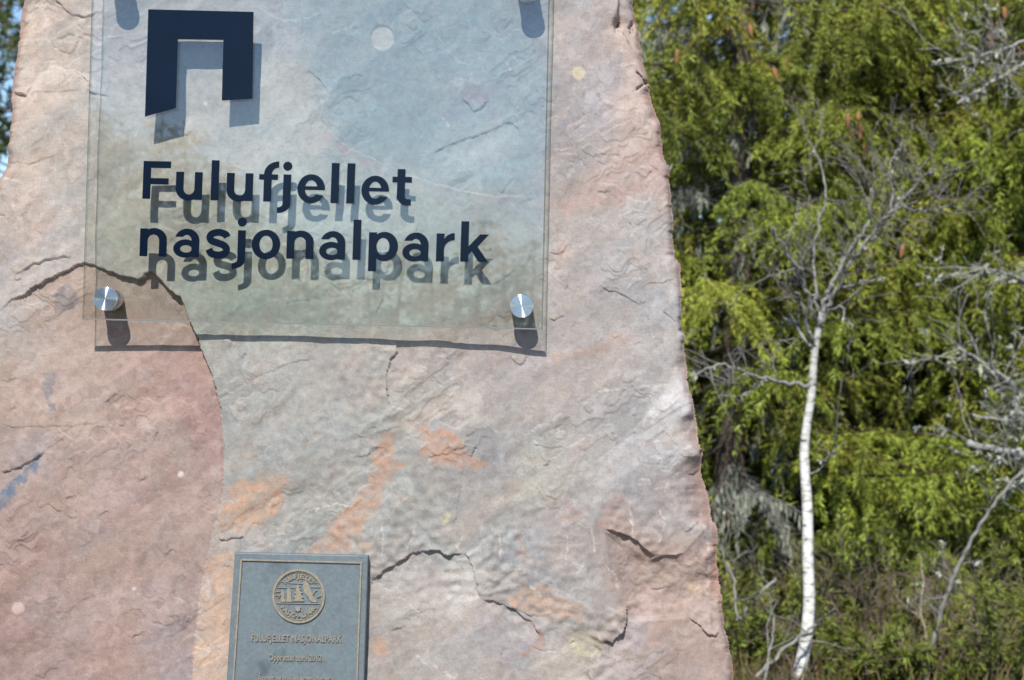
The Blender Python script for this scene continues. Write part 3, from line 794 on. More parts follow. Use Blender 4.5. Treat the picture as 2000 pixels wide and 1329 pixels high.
ROCK_GAIN = 0.60
def build_stone():
    root = None
    pw = lambda pts: np.array([[*at_y(a, b, 0.0)] for a, b in pts])
    Lw, Rw = pw(L_OUT), pw(R_OUT)
    z_hi, z_lo = at_y(1000, -90, 0).z, at_y(1000, 1420, 0).z
    step = 0.00198
    zs = np.concatenate([np.arange(2.66, z_hi, -0.012), np.arange(z_hi, z_lo, -step), np.arange(z_lo, -0.06, -0.014)])
    nu = 760
    xl = np.interp(-zs, -Lw[:, 2], Lw[:, 0]); xr = np.interp(-zs, -Rw[:, 2], Rw[:, 0])
    jag = lambda s: 0.0036 * fbm(zs * 22, zs * 0 + s, 3, 500 + s) + 0.0007 * fbm(zs * 140, zs * 0 + s, 2, 520 + s)
    chip = lambda s: 0.0045 * np.floor(2.6 * fbm(zs * 8, zs * 0 + s, 3, 540 + s)) / 2.6
    xl = xl + jag(1) + chip(3); xr = xr + jag(2) + chip(4)
    u = np.linspace(0, 1, nu)
    X = xl[:, None] + (xr - xl)[:, None] * u[None, :]
    Z = np.repeat(zs[:, None], nu, 1)
    PX, PY = world_to_px(X, np.zeros_like(X), Z)
    H = relief(PX, PY)
    # broken, rounded rims
    eL = (X - xl[:, None]) * 1000; eR = (xr[:, None] - X) * 1000
    wl = 9 + 7 * perlin(zs * 9, zs * 0 + 3.3, 77); wr = 9 + 7 * perlin(zs * 9, zs * 0 + 8.3, 78)
    wl = wl * (1 + 1.6 * sstep(0.15, 0.5, fbm(zs * 5, zs * 0 + 1.7, 3, 81))); wr = wr * (1 + 1.8 * sstep(0.1, 0.45, fbm(zs * 5, zs * 0 + 5.1, 3, 82)))
    rag = 1 + 0.22 * fbm(PX / 30, PY / 30, 2, 84)
    rimL = np.exp(-(eL * rag / wl[:, None]) ** 1.6); rimR = np.exp(-(eR * rag / wr[:, None]) ** 1.6)
    H = H - (12 + 0.55 * wl[:, None]) * rimL - (12 + 0.55 * wr[:, None]) * rimR
    Y = -H / 1000.0
    nr = len(zs)
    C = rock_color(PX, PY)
    rim = np.clip(np.maximum(rimL, rimR) * 1.1, 0, 1)[..., None] * 0.6
    C = C * (1 - rim) + rim * np.array(lin((182, 138, 120)))
    V = [np.stack([X, Y, Z], -1).reshape(-1, 3)]; CC = [C.reshape(-1, 3)]
    idx = np.arange(nr * nu).reshape(nr, nu)
    F = [np.stack([idx[:-1, :-1], idx[1:, :-1], idx[1:, 1:], idx[:-1, 1:]], -1).reshape(-1, 4)]
    # flanks and back: rings running backwards from the rim (left column -> back -> right column)
    off = nr * nu
    sub = np.arange(0, nr, 6)
    if sub[-1] != nr - 1: sub = np.append(sub, nr - 1)
    # full-resolution first flank column so the rim is watertight
    def flank(side):
        nonlocal off
        xcol = xl if side < 0 else xr
        y0 = Y[:, 0] if side < 0 else Y[:, -1]
        edge = idx[:, 0] if side < 0 else idx[:, -1]
        depths = [0.05, 0.13, 0.24, 0.34]
        prev = edge
        for k, dp in enumerate(depths):
            xx = xcol + (-side) * (0.008 + dp * 0.12) + 0.012 * fbm(zs * 7, zs * 0 + dp * 9, 3, 600 + k + 10 * side)
            yy = y0 + dp + 0.01 * fbm(zs * 9, zs * 0 + dp * 7, 3, 650 + k)
            V.append(np.stack([xx, yy, zs], -1)); CC.append(np.tile(np.array(lin((186, 150, 134))), (nr, 1)))
            cur = np.arange(off, off + nr); off += nr
            q = np.stack([prev[:-1], prev[1:], cur[1:], cur[:-1]], -1)
            F.append(q if side > 0 else q[:, ::-1]); prev = cur
        return prev
    bl, br = flank(-1), flank(1)
    F.append(np.stack([bl[:-1], br[:-1], br[1:], bl[1:]], -1))
    # top closed by a strip between the front top row and the back
    V.append(np.array([[xl[0], Y[0].mean() + 0.3, zs[0]], [xr[0], Y[0].mean() + 0.3, zs[0]]]))
    CC.append(np.tile(np.array(lin((186, 150, 134))), (2, 1)))
    a, b = off, off + 1
    top = idx[0]
    half = nu // 2
    F.append(np.array([[top[i], top[i + 1], a, a] if i < half else [top[i], top[i + 1], b, b] for i in range(nu - 1)])[:, :3].repeat(1, 0)[:, [0, 1, 2, 2]])
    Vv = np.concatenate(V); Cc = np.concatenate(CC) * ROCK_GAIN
    Ff = np.concatenate(F)
    tri = Ff[:, 2] == Ff[:, 3]
    q = Ff[~tri]; t = Ff[tri][:, :3]
    Ft = np.concatenate([q[:, [0, 1, 2]], q[:, [0, 2, 3]], t])
    me = np_mesh('standing_stone', Vv, Ft, True)
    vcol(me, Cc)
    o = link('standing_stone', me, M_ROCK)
    tag(o, 'tall pink and grey sandstone slab carrying the glass sign and bronze plaque', 'stone')
    return o
STONE = build_stone()

# ------------------------------------------------------------------ glass sign
G_BACK, G_FRONT = -0.050, -0.061
def build_sign():
    cor = [at_y(160, 627, G_FRONT), at_y(1060, 642, G_FRONT)]
    x0 = cor[0].x; x1 = cor[1].x; z0 = (cor[0].z + cor[1].z) / 2
    zt = at_y(628, -78, G_FRONT).z
    root = empty('glass_sign', ((x0 + x1) / 2, G_BACK, z0), 'clear glass sign plate with navy lettering, fixed to the stone on four metal studs', 'sign')
    # plate: front, back (clear) and rim faces (dark), with narrow arrises as their own part, the lower ones white for edge light
    c = 0.0026
    me = bpy.data.meshes.new('glass_plate')
    def rect(y, i): return [(x0 + i, y, z0 + i), (x1 - i, y, z0 + i), (x1 - i, y, zt - i), (x0 + i, y, zt - i)]
    A, B = rect(G_FRONT, c), rect(G_BACK, c)
    A2, B2 = rect(G_FRONT + c, 0), rect(G_BACK - c, 0)
    B[0] = (B[0][0], B[0][1], z0 + 0.0030); B[1] = (B[1][0], B[1][1], z0 + 0.0030)   # lower back bevel widened to draw the bright line of edge light
    v = A + A2 + B2 + B
    f = [(0, 1, 2, 3), (15, 14, 13, 12)] + [(4 + i, 8 + i, 8 + (i + 1) % 4, 4 + (i + 1) % 4) for i in range(4)]
    me.from_pydata(v, [], f)
    me.materials.append(M_GLASS); me.materials.append(M_EDGE); me.materials.append(M_SIDE)
    for i, p in enumerate(me.polygons): p.material_index = 0 if i < 2 else (1 if i in (2, 4) else 2)
    o = bpy.data.objects.new('glass_plate', me); COL.objects.link(o); o.parent = root; o.matrix_parent_inverse = Matrix.Translation(-root.location)
    mb = MB()
    mb.v = A + A2 + B2 + B
    mb.f = [(i, 4 + i, 4 + (i + 1) % 4, (i + 1) % 4) for i in range(4)] + [(8 + i, 12 + i, 12 + (i + 1) % 4, 8 + (i + 1) % 4) for i in range(4)]
    ar = mb.build('arris', M_EDGE_GLINT, o)
    ar.data.materials.append(M_SIDE)
    zmid = (z0 + zt) / 2
    for p in ar.data.polygons:
        low = p.center.z < z0 + 0.004
        p.material_index = 0 if low else 1
    # studs: turned cap in front of the plate, barrel behind it
    for (px, py) in ((205, 584), (1019, 598), (1032, -26), (226, -40)):
        cpos = at_y(px, py, G_FRONT - 0.009)
        def lathe(name, prof, mat, parent, seg=48):
            m2 = MB(); vs = []
            for (r, y) in prof:
                for k in range(seg):
                    an = 2 * math.pi * k / seg
                    vs.append((r * math.cos(an), y, r * math.sin(an)))
            m2.v = vs
            for i in range(len(prof) - 1):
                for k in range(seg):
                    k2 = (k + 1) % seg
                    m2.f.append((i*seg + k, i*seg + k2, (i+1)*seg + k2, (i+1)*seg + k))
            m2.f.append(tuple(range(seg))); m2.f.append(tuple(range((len(prof)-1)*seg, len(prof)*seg))[::-1])
            return m2
        st = lathe('stud', [(0.0108, 0.0), (0.0108, -G_FRONT + 0.05)], M_STEEL, root, 24)   # bolt runs into the stone
        so = st.build('stud', M_STEEL, root, True); so.matrix_parent_inverse = Matrix.Identity(4)
        so.location = (cpos.x - root.location.x, G_FRONT + 0.0005 - root.location.y, cpos.z - root.location.z)
        for nm, prof, mt in (('stud_cap', [(0.0218, -0.009), (0.0226, -0.0083), (0.0226, -0.0003)], M_METAL),
                             ('stud_barrel', [(0.0212, 0.0115), (0.0212, 0.075)], M_STEEL)):
            cp = lathe(nm, prof, mt, so).build(nm, mt, so)
            for p in cp.data.polygons: p.use_smooth = len(p.vertices) == 4
            cp.matrix_parent_inverse = Matrix.Identity(4)
    return root
SIGN = build_sign()

def ell(c, r, a):
    return (c[0] + r[0] * math.cos(rad(a)), c[1] + r[1] * math.sin(rad(a)))
def crom(pts, n=8):
    P = [pts[0]] + list(pts) + [pts[-1]]; out = []
    for i in range(1, len(P) - 2):
        for k in range(n):
            t = k / n
            out.append(tuple(0.5 * (2*P[i][q] + (P[i+1][q]-P[i-1][q])*t + (2*P[i-1][q]-5*P[i][q]+4*P[i+1][q]-P[i+2][q])*t*t + (3*P[i][q]-P[i-1][q]-3*P[i+1][q]+P[i+2][q])*t**3) for q in range(len(pts[0]))))
    out.append(tuple(pts[-1]))
    return out
def R_(u0_, v0, u1, v1): return ('poly', [(u0_, v0), (u1, v0), (u1, v1), (u0_, v1)])
def A_(co, ro, ci, ri, ao, ai):
    n = 40
    return ('band', [ell(co, ro, ao[0] + (ao[1]-ao[0]) * k / n) for k in range(n + 1)], [ell(ci, ri, ai[0] + (ai[1]-ai[0]) * k / n) for k in range(n + 1)])
def S_(path, w, cut=None):
    P = crom(path, 10); A = []; B = []
    for i, p in enumerate(P):
        a = P[max(i-1, 0)]; b = P[min(i+1, len(P)-1)]
        dx, dy = b[0]-a[0], b[1]-a[1]; l = math.hypot(dx, dy) or 1
        A.append((p[0]-dy/l*w/2, p[1]+dx/l*w/2)); B.append((p[0]+dy/l*w/2, p[1]-dx/l*w/2))
    return ('band', A, B)
def D_(c, r): return ('poly', [ell(c, (r, r), 360 * k / 40) for k in range(40)])
ST = 15.5
GLYPH = {
 'F': [R_(0,0,ST,74), R_(ST,60.5,54,74), R_(ST,28.5,50.5,41)],
 'u': [R_(0,22,ST,54.5), R_(36.5,0,52,54.5), A_((25.5,22),(25.5,23.5),(26,22),(10.5,11.5),(180,320),(180,360))],
 'l': [R_(0,0,ST,78.5)],
 'f': [R_(9.5,0,25,57), R_(0,42.5,37,53.5), A_((38.5,54),(29,25),(38.5,54),(13.5,12.5),(90,180),(90,180))],
 'j': [R_(13,-4,28.5,54), A_((2.5,-4),(26,18),(2.5,-4),(10.5,6.5),(270,360),(270,360)), D_((20.7,70),9)],
 'e': [A_((27,27),(27,28.5),(27,27),(12,16.5),(-5,334),(-9,318)), R_(11,24.5,53.8,32)],
 't': [R_(9.5,14,25,69.5), R_(0,43,38,54.5), A_((31,17.5),(21.5,19),(31,17.5),(6,6.5),(180,270),(180,270)), R_(30.8,-1.5,37.5,11)],
 'n': [R_(0,0,ST,54.5), R_(37.5,0,53,32), A_((27.5,31.5),(25.5,24),(26.5,31),(11,11.5),(0,126),(0,180))],
 'a': [R_(35.5,0,51,33), A_((26.5,31),(24.5,24.5),(26,31),(9.5,12),(0,161),(0,138)), A_((23.5,16.5),(23.5,18),(25,15.8),(11.3,7),(0,360),(0,360))],
 's': [S_([(42,39.5),(38.5,45.5),(25.5,49.2),(12.5,45.8),(8.6,39),(12.5,32.5),(24,28.5),(36.5,23.5),(41.6,15.8),(37.5,8),(25,4.8),(12,8),(7.2,16.5)], 14)],
 'o': [A_((28,27),(28,29),(28,27),(12.7,17),(0,360),(0,360))],
 'p': [R_(0,-21.5,ST,54.5), A_((31,27),(26.5,28.8),(28,27),(12.5,16.5),(0,360),(0,360))],
 'r': [R_(0,0,ST,54.5), A_((35.5,33),(23,22.7),(35.5,23),(20,18.5),(90,165),(90,180))],
 'k': [R_(0,0,ST,79), ('poly', [(15.5,13.5),(15.5,30),(22,37.5),(37.5,54),(55,54),(33.5,29.5),(54.7,0),(35.5,0),(22,20.5)])],
}
def build_letters():
    y_f = G_FRONT - 0.0010
    def put(prims, conv, name):
        mb = MB()
        for i, pr in enumerate(prims):
            ya = y_f + i * 0.00008; yb = ya + 0.0006
            if pr[0] == 'poly':
                mb.poly_prism([conv(p, ya) for p in pr[1]], [conv(p, yb) for p in pr[1]])
            else:
                mb.strip_prism([conv(p, ya) for p in pr[1]], [conv(p, ya) for p in pr[2]], [conv(p, yb) for p in pr[1]], [conv(p, yb) for p in pr[2]])
        return mb.build(name, M_NAVY, SIGN)
    for org, slope, lean, text in (
        ((277.8, 388.6), 1.32, 2.2, [('F',0),('u',64.5),('l',133),('u',163.5),('f',226.5),('j',261),('e',302),('l',367.5),('l',398.2),('e',427),('t',487)]),
        ((272.2, 500.8), 0.98, 1.9, [('n',0),('a',65.5),('s',128),('j',178),('o',218.5),('n',286.7),('a',350.5),('l',416),('p',447),('a',513),('r',579),('k',626.5)])):
        ca, sa = math.cos(rad(slope)), math.sin(rad(slope)); la = math.tan(rad(lean))
        for ch, off in text:
            def conv(p, y, off=off):
                u_ = p[0] + off
                return at_y(org[0] + u_ * ca + p[1] * la, org[1] + u_ * sa - p[1], y)
            put(GLYPH[ch], conv, 'letter')
    logo = [(289.6,18.5),(495.3,23.6),(492.9,193),(433.1,197),(436.2,78.7),(347.6,77.2),(343,211.5),(283,228.4)]
    put([('poly', logo)], lambda p, y: at_y(p[0], p[1], y), 'portal_emblem')
build_letters()

# ------------------------------------------------------------------ bronze plaque
P_FRONT = -0.041
def build_plaque():
    y = P_FRONT
    q = [(458.5,1080),(719,1086),(702.5,1560),(428.5,1550)]
    W = [at_y(a, b, y) for a, b in q]
    root = empty('bronze_plaque', at_y(566, 1560, -0.01), 'blue-green patinated bronze plaque with raised border, round emblem and text, low on the stone', 'plaque')
    e = 0.0015
    ctr = sum(W, Vector()) / 4
    back = [Vector((p.x, -0.004, p.z)) for p in W]
    rim = [Vector((p.x, y + e, p.z)) for p in W]
    fr = [Vector((p.x + (ctr.x - p.x) * 0.012, y, p.z + (ctr.z - p.z) * 0.007)) for p in W]
    mb = MB(); mb.v = [tuple(p) for p in fr + rim + back]
    mb.f = [(0,1,2,3), (11,10,9,8)]
    for i in range(4):
        j = (i + 1) % 4
        mb.f += [(i, 4+i, 4+j, j), (4+i, 8+i, 8+j, 4+j)]
    mb.build('plate', M_BRONZE, root)
    def P(px, py, h): return at_y(px, py, y - h)
    # raised border line
    def inset(k):
        return [(458.5+11+k,1080+12+k),(719-12-k,1086+12+k),(702.5-12-k,1560-12-k),(428.5+12+k,1550-12-k)]
    o_, i_ = inset(0), inset(3.2)
    mb = MB()
    mb.strip_prism([P(*p, 0.0032) for p in o_], [P(*p, 0.0032) for p in i_], [P(*p, -0.0005) for p in o_], [P(*p, -0.0005) for p in i_], closed=True)
    mb.build('border', M_BRASS, root)
    # medallion
    cx, cy, rx, ry = 583.2, 1164.6, 51.5, 53.0
    em = MB()
    def ring(r1, r2, h):
        n = 64
        o1 = [(cx + rx*r1*math.cos(2*math.pi*k/n), cy + ry*r1*math.sin(2*math.pi*k/n)) for k in range(n)]
        i1 = [(cx + rx*r2*math.cos(2*math.pi*k/n), cy + ry*r2*math.sin(2*math.pi*k/n)) for k in range(n)]
        em.strip_prism([P(*p, h) for p in o1], [P(*p, h) for p in i1], [P(*p, -0.0005) for p in o1], [P(*p, -0.0005) for p in i1], closed=True)
    ring(1.0, 0.915, 0.0036); ring(0.89, 0.865, 0.0014)
    eobj = em.build('emblem_ring', M_BRASS, root)
    sc_ = 130.0 / 1329.0
    def L(x, y_): return (520 + x * sc_, 1100 + y_ * sc_)
    pic = MB(); cnt = [0]
    def pp(pts, h=0.0022):
        cnt[0] += 1; h += cnt[0] * 0.00006
        pts = [L(*p) for p in pts]
        pic.poly_prism([P(*p, h) for p in pts], [P(*p, -0.0005) for p in pts])
    def bar(a, b, w=14, h=0.0018):
        dx, dy = b[0]-a[0], b[1]-a[1]; l = math.hypot(dx, dy); nx, ny = -dy/l*w/2, dx/l*w/2
        pp([(a[0]+nx,a[1]+ny),(b[0]+nx,b[1]+ny),(b[0]-nx,b[1]-ny),(a[0]-nx,a[1]-ny)], h)
    # skyline, horizon and base lines
    bar((240,362),(400,375)); bar((400,375),(460,400)); bar((460,400),(735,415)); bar((850,398),(1085,398))
    bar((165,485),(420,495)); bar((480,488),(580,488)); bar((885,480),(1120,485))
    bar((185,798),(1090,812), 18)
    # waterfall cliff, trunks and spruce
    pp([(745,355),(790,345),(830,400),(860,480),(900,580),(940,680),(1025,785),(930,785),(880,745),(845,680),(815,660),(770,600),(735,500),(735,400)])
    pp([(415,510),(450,500),(490,540),(500,700),(520,775),(400,775),(415,650)])
    pp([(290,560),(330,520),(360,600),(365,700),(400,775),(270,775),(300,700)])
    pp([(640,425),(680,470),(650,480),(700,540),(660,545),(730,600),(680,610),(745,690),(700,700),(760,765),(520,765),(580,700),(540,690),(600,620),(560,600),(600,540),(570,520),(610,480),(590,470)])
    for a, b in (((170,580),(280,570)),((170,655),(250,640)),((230,700),(290,630)),((920,640),(975,560)),((980,560),(1010,540)),((1010,690),(1100,650)),((1090,640),(1135,635)),((860,720),(900,770))):
        bar(a, b, 16, 0.0016)
    star = []
    for k in range(12):
        r = 68 if k % 2 == 0 else 40
        star.append((630 + r*math.sin(math.pi*k/6), 920 - r*math.cos(math.pi*k/6)))
    pp(star)
    pic.build('emblem_picture', M_BRASS, root)
    # raised writing
    def text_mesh(name, s, size, bold=0.0):
        cu = bpy.data.curves.new(name, 'FONT'); cu.body = s; cu.size = size; cu.extrude = 0.0017; cu.offset = bold
        cu.align_x = 'CENTER'; cu.resolution_u = 2
        tmp = bpy.data.objects.new(name, cu); COL.objects.link(tmp)
        dg = bpy.context.evaluated_depsgraph_get(); dg.update()
        me = bpy.data.meshes.new_from_object(tmp.evaluated_get(dg))
        bpy.data.objects.remove(tmp)
        return me
    ex = (P(640, 1248, 0) - P(520, 1246.5, 0)).normalized()
    ez = ex.cross(Vector((0, 1, 0))) * -1
    ez = Vector((0, -1, 0)).cross(ex)
    def place(me, px, py, name, parent, wid=None, rot=0.0):
        xs = [v.co.x for v in me.vertices]; w = max(xs) - min(xs)
        k = (wid / 1000.0 * (3.2 + y) / 3.2) / w if wid else 1.0
        c = P(px, py, 0.0006)
        cr, sr = math.cos(rot), math.sin(rot)
        for v in me.vertices:
            a, b = v.co.x * k, v.co.y
            a, b = a * cr - b * sr, a * sr + b * cr
            p = c + ex * a + ez * b + Vector((0, -1, 0)) * v.co.z
            v.co = p
        return me
    for s, px, py, size, wid in (('FULUFJELLET NASJONALPARK', 578.5, 1253.5, 0.0185, 176), ('Opprettet april 2012', 576.5, 1290.5, 0.0172, 103), ('Åpnet av miljøvernminister', 574, 1331, 0.0172, 143)):
        me = text_mesh('text_line', s, size, 0.0005)
        place(me, px, py, 'text_line', root, wid)
        link('text_line', me, M_TEXT, root)
    # writing round the emblem
    def arc_text(s, a0, a1, r, top):
        vs = []; fs = []
        for i, ch in enumerate(s):
            me = text_mesh('c', ch, 0.0125, 0.00035)
            if not len(me.vertices): continue
            an = rad(a0 + (a1 - a0) * i / (len(s) - 1))
            px = cx + rx * r * math.cos(an); py = cy - ry * r * math.sin(an)
            place(me, px, py, 'c', None, None, an - math.pi/2 if top else an + math.pi/2)
            b = len(vs); vs += [tuple(v.co) for v in me.vertices]; fs += [tuple(b + q for q in p.vertices) for p in me.polygons]
            bpy.data.meshes.remove(me)
        m2 = bpy.data.meshes.new('emblem_text'); m2.from_pydata(vs, [], fs)
        link('emblem_text', m2, M_BRASS, root)
    arc_text('FULUFJELLET', 134, 46, 0.66, True)
    arc_text('NASJONALPARK', 218, 322, 0.80, False)
build_plaque()

# ------------------------------------------------------------------ conifers
def unit(v): return v / (np.linalg.norm(v, axis=-1, keepdims=True) + 1e-9)
def tines_mesh(P, Dv, Ln, Wd, C, rng, reps=3):
    """spruce shoots: each one a small tuft of slim tapering tines"""
    n = len(P) * reps
    P = np.repeat(P, reps, 0) + rng.normal(0, 0.006, (n, 3)); C = np.repeat(C, reps, 0) * rng.uniform(0.8, 1.2, (n, 1))
    Dv = unit(unit(np.repeat(Dv, reps, 0)) + rng.normal(0, 0.27, (n, 3)))
    L_ = (np.repeat(Ln, reps) * rng.uniform(0.55, 1.1, n))[:, None]; w = (np.repeat(Wd, reps) * 0.62 * rng.uniform(0.8, 1.2, n))[:, None]
    s = unit(np.cross(Dv, rng.normal(size=(n, 3)))) * w * 0.5
    V = np.stack([P, P + Dv * L_ * 0.35 + s, P + Dv * L_, P + Dv * L_ * 0.5 - s], 1).reshape(-1, 3)
    cc = np.repeat(C[:, None, :], 4, 1); cc[:, 0] *= 0.8; cc[:, 2] *= 1.15
    q = np.arange(n * 4).reshape(-1, 4)
    return V, np.concatenate([q[:, [0, 1, 2]], q[:, [0, 2, 3]]]), cc.reshape(-1, 3)
def shoots_mesh(P, Dv, Ln, Wd, C, rng, planes=3):
    """needle-clad shoots: crossed lens-shaped blades along each shoot axis"""
    n = len(P)
    Dv = unit(Dv)
    ref = rng.normal(size=(n, 3)); a = unit(np.cross(Dv, ref)); b = np.cross(Dv, a)
    verts = []; faces = []; cols = []
    for k in range(planes):
        an = math.pi * k / planes
        s = a * math.cos(an) + b * math.sin(an)
        w = (Wd * rng.uniform(0.8, 1.2, n))[:, None]
        h = s * w * 0.5; L_ = Ln[:, None]
        verts.append(np.stack([P, P + Dv * L_ * 0.16 + h, P + Dv * L_ * 0.80 + h * 0.8, P + Dv * L_, P + Dv * L_ * 0.86 - h * 0.8, P + Dv * L_ * 0.10 - h], 1).reshape(-1, 3))
        cc = np.repeat(C[:, None, :], 6, 1).copy()
        cc[:, 0] *= 0.8; cc[:, 2:5] *= 1.12
        cols.append(cc.reshape(-1, 3))
    V = np.concatenate(verts); CC = np.concatenate(cols)
    q = np.arange(len(V)).reshape(-1, 6)
    F = np.concatenate([q[:, [0, 1, 5]], q[:, [1, 2, 4]], q[:, [1, 4, 5]], q[:, [2, 3, 4]]])
    return V, F, CC
def tubes_np(segs, sides=3):
    """segs: list of (p0, p1, r0, r1) arrays -> tapered open tubes"""
    P0 = np.array([s[0] for s in segs]); P1 = np.array([s[1] for s in segs]); R0 = np.array([s[2] for s in segs]); R1 = np.array([s[3] for s in segs])
    D = unit(P1 - P0); ref = np.tile(np.array([0.31, 0.87, 0.23]), (len(D), 1)); a = unit(np.cross(D, ref)); b = np.cross(D, a)
    ring0 = []; ring1 = []
    for k in range(sides):
        an = 2 * math.pi * k / sides; o = a * math.cos(an) + b * math.sin(an)
        ring0.append(P0 + o * R0[:, None]); ring1.append(P1 + o * R1[:, None])
    V = np.stack(ring0 + ring1, 1).reshape(-1, 3)
    base = np.arange(len(segs))[:, None] * (2 * sides)
    F = []
    for k in range(sides):
        k2 = (k + 1) % sides
        F.append(base + np.array([k, k2, sides + k2])); F.append(base + np.array([k, sides + k2, sides + k]))
    return V, np.stack(F, 1).reshape(-1, 3)

def make_spruce(seed, Ht=9.5, Lmax=2.1, detail_top=5.2, tint=(1, 1, 1)):
    rng = np.random.default_rng(seed)
    P = []; D = []; Ln = []; Wd = []; C = []
    wood = []; wood_c = []
    lich = []
    z = 0.16
    bent = rng.normal(0, 0.05, 2)
    def trunk_at(zz): return np.array([bent[0] * math.sin(zz * 0.5), bent[1] * math.sin(zz * 0.4 + 1), zz])
    while z < Ht - 0.25:
        low = z < detail_top
        nb = 9 if low else 5
        a0 = rng.random() * 6.28
        for k in range(nb):
            az = a0 + 6.283 * k / nb + rng.normal(0, 0.25)
            fine = low and math.sin(az) < 0.72
            L = Lmax * (1 - z / Ht) ** 0.72 * rng.uniform(0.45, 1.12) + 0.15
            zb = z + rng.normal(0, 0.07)
            o = trunk_at(zb)
            h = np.array([math.cos(az), math.sin(az), 0]); sd = np.array([-h[1], h[0], 0])
            droop = rng.uniform(0.22, 0.42) if z < 6 else rng.uniform(0.0, 0.15)
            lift = rng.uniform(0.12, 0.28)
            curv = rng.normal(0, 0.12)
            def pt(t): return o + h * (L * t) + sd * (L * curv * t * t) + np.array([0, 0, L * (-droop * t + lift * t ** 2.4)])
            ts = np.linspace(0, 1, 7)
            pts = [pt(t) for t in ts]
            for i in range(6):
                wood.append((pts[i], pts[i+1], 0.013 * (1 - ts[i]) * L / 1.5 + 0.003, 0.013 * (1 - ts[i+1]) * L / 1.5 + 0.0025))
                g = rng.uniform(0.75, 1.2); wood_c.append(np.array([0.10, 0.088, 0.075]) * g if ts[i] < 0.5 else np.array([0.09, 0.065, 0.04]) * g)
            step = 0.046 if fine else 0.14
            t = 0.22 if fine else 0.15
            side = 1
            bare = rng.random() < 0.02
            tone = rng.uniform(0.62, 1.25); warm = rng.uniform(0.88, 1.12)
            while t < 1.0:
                side = -side
                c0 = pt(t); tang = unit(pt(min(1, t + 0.03)) - pt(t - 0.03))
                lt = (0.16 + 0.34 * math.sqrt(L / 2) * math.sin(math.pi * min(1, (1.08 - t))) ** 0.8) * rng.uniform(0.55, 1.2)
                dirv = unit(tang * rng.uniform(0.45, 0.9) + sd * side * rng.uniform(0.6, 1.0) + np.array([0, 0, -rng.uniform(0.0, 0.9)]) + rng.normal(0, 0.15, 3))
                hang = rng.uniform(0.15, 0.75)
                n_s = max(2, int(lt / (0.019 if fine else 0.038)))
                prev = wprev = c0
                dead = bare or (t < 0.36 and rng.random() < 0.3)
                tw_s = unit(np.cross(dirv, np.array([0, 0, 1.0])))
                for j in range(1, n_s + 1):
                    f = j / n_s
                    p = c0 + dirv * lt * f + np.array([0, 0, -hang * lt * f * f])
                    if j % 4 == 0 or dead or j == n_s:
                        wood.append((wprev, p, 0.0028, 0.002)); wprev = p; wood_c.append(np.array([0.20, 0.19, 0.165]) * rng.uniform(0.7, 1.3) if dead else np.array([0.08, 0.06, 0.035]))
                    dd = unit(p - prev); prev = p
                    if dead:
                        if rng.random() < 0.28: lich.append((p, rng.uniform(0.04, 0.15)))
                        if rng.random() < 0.5:
                            e = p + unit(dd + tw_s * rng.choice([-1, 1]) + rng.normal(0, 0.3, 3)) * rng.uniform(0.05, 0.14)
                            wood.append((p, e, 0.0022, 0.001)); wood_c.append(np.array([0.24, 0.235, 0.21]) * rng.uniform(0.8, 1.2))
                        continue
                    for sgn in ((-1, 1) if fine else (rng.choice([-1, 1]),)):
                        if rng.random() < 0.14: continue
                        P.append(p); D.append(dd * 0.75 + tw_s * sgn * rng.uniform(0.4, 0.9) + np.array([0, 0, rng.uniform(-0.6, 0.1)]) + rng.normal(0, 0.2, 3))
                        sc = 1.0 if fine else (1.15 if low else 2.8)
                        Ln.append(rng.uniform(0.035, 0.075) * sc); Wd.append(rng.uniform(0.0105, 0.0155) * sc)
                        g = tone * rng.uniform(0.72, 1.25)
                        C.append((0.240 * g * warm, 0.276 * g, 0.032 * g))
                if not dead:
                    P.append(prev); D.append(dd + rng.normal(0, 0.1, 3)); Ln.append(0.07 if low else 0.18); Wd.append(0.012 if low else 0.03)
                    C.append((0.25 * tone * warm, 0.288 * tone, 0.034 * tone))
                t += step / max(L, 0.4) * rng.uniform(0.7, 1.3)
            if rng.random() < 0.28 and fine:
                for q in range(rng.integers(3, 9)):
                    lich.append((pt(rng.uniform(0.15, 0.75)), rng.uniform(0.08, 0.26)))
        z += rng.uniform(0.27, 0.40) if low else rng.uniform(0.26, 0.36)
    V, F, CC = tines_mesh(np.array(P), np.array(D), np.array(Ln), np.array(Wd), np.array(C) * np.array(tint), rng, 3)
    crown = np_mesh('crown', V, F); vcol(crown, CC)
    V, F = tubes_np(wood, 3)
    branches = np_mesh('branches', V, F); vcol(branches, np.repeat(np.array(wood_c), 6, 0))
    # lichen beards: thin hanging ribbons
    lv = []; lf = []; lc = []
    for p, ln in lich:
        g = rng.uniform(0.7, 1.25)
        for q in range(4):
            a = rng.random() * 6.28; w = rng.uniform(0.004, 0.010); s = np.array([math.cos(a), math.sin(a), 0]) * w
            o = p + rng.normal(0, 0.012, 3); e = o + np.array([rng.normal(0, 0.015), rng.normal(0, 0.015), -ln * rng.uniform(0.5, 1.1)])
            m_ = (o + e) / 2 + rng.normal(0, 0.01, 3)
            b = len(lv); lv += [o, m_ + s, e, m_ - s]; lf += [(b, b+1, b+2), (b, b+2, b+3)]
            lc += [np.array([0.30, 0.32, 0.255]) * g] * 4
    lichen = np_mesh('lichen', np.array(lv), np.array(lf)); vcol(lichen, np.array(lc))
    zs = np.linspace(-0.1, Ht, 22); segs = []; tc = []
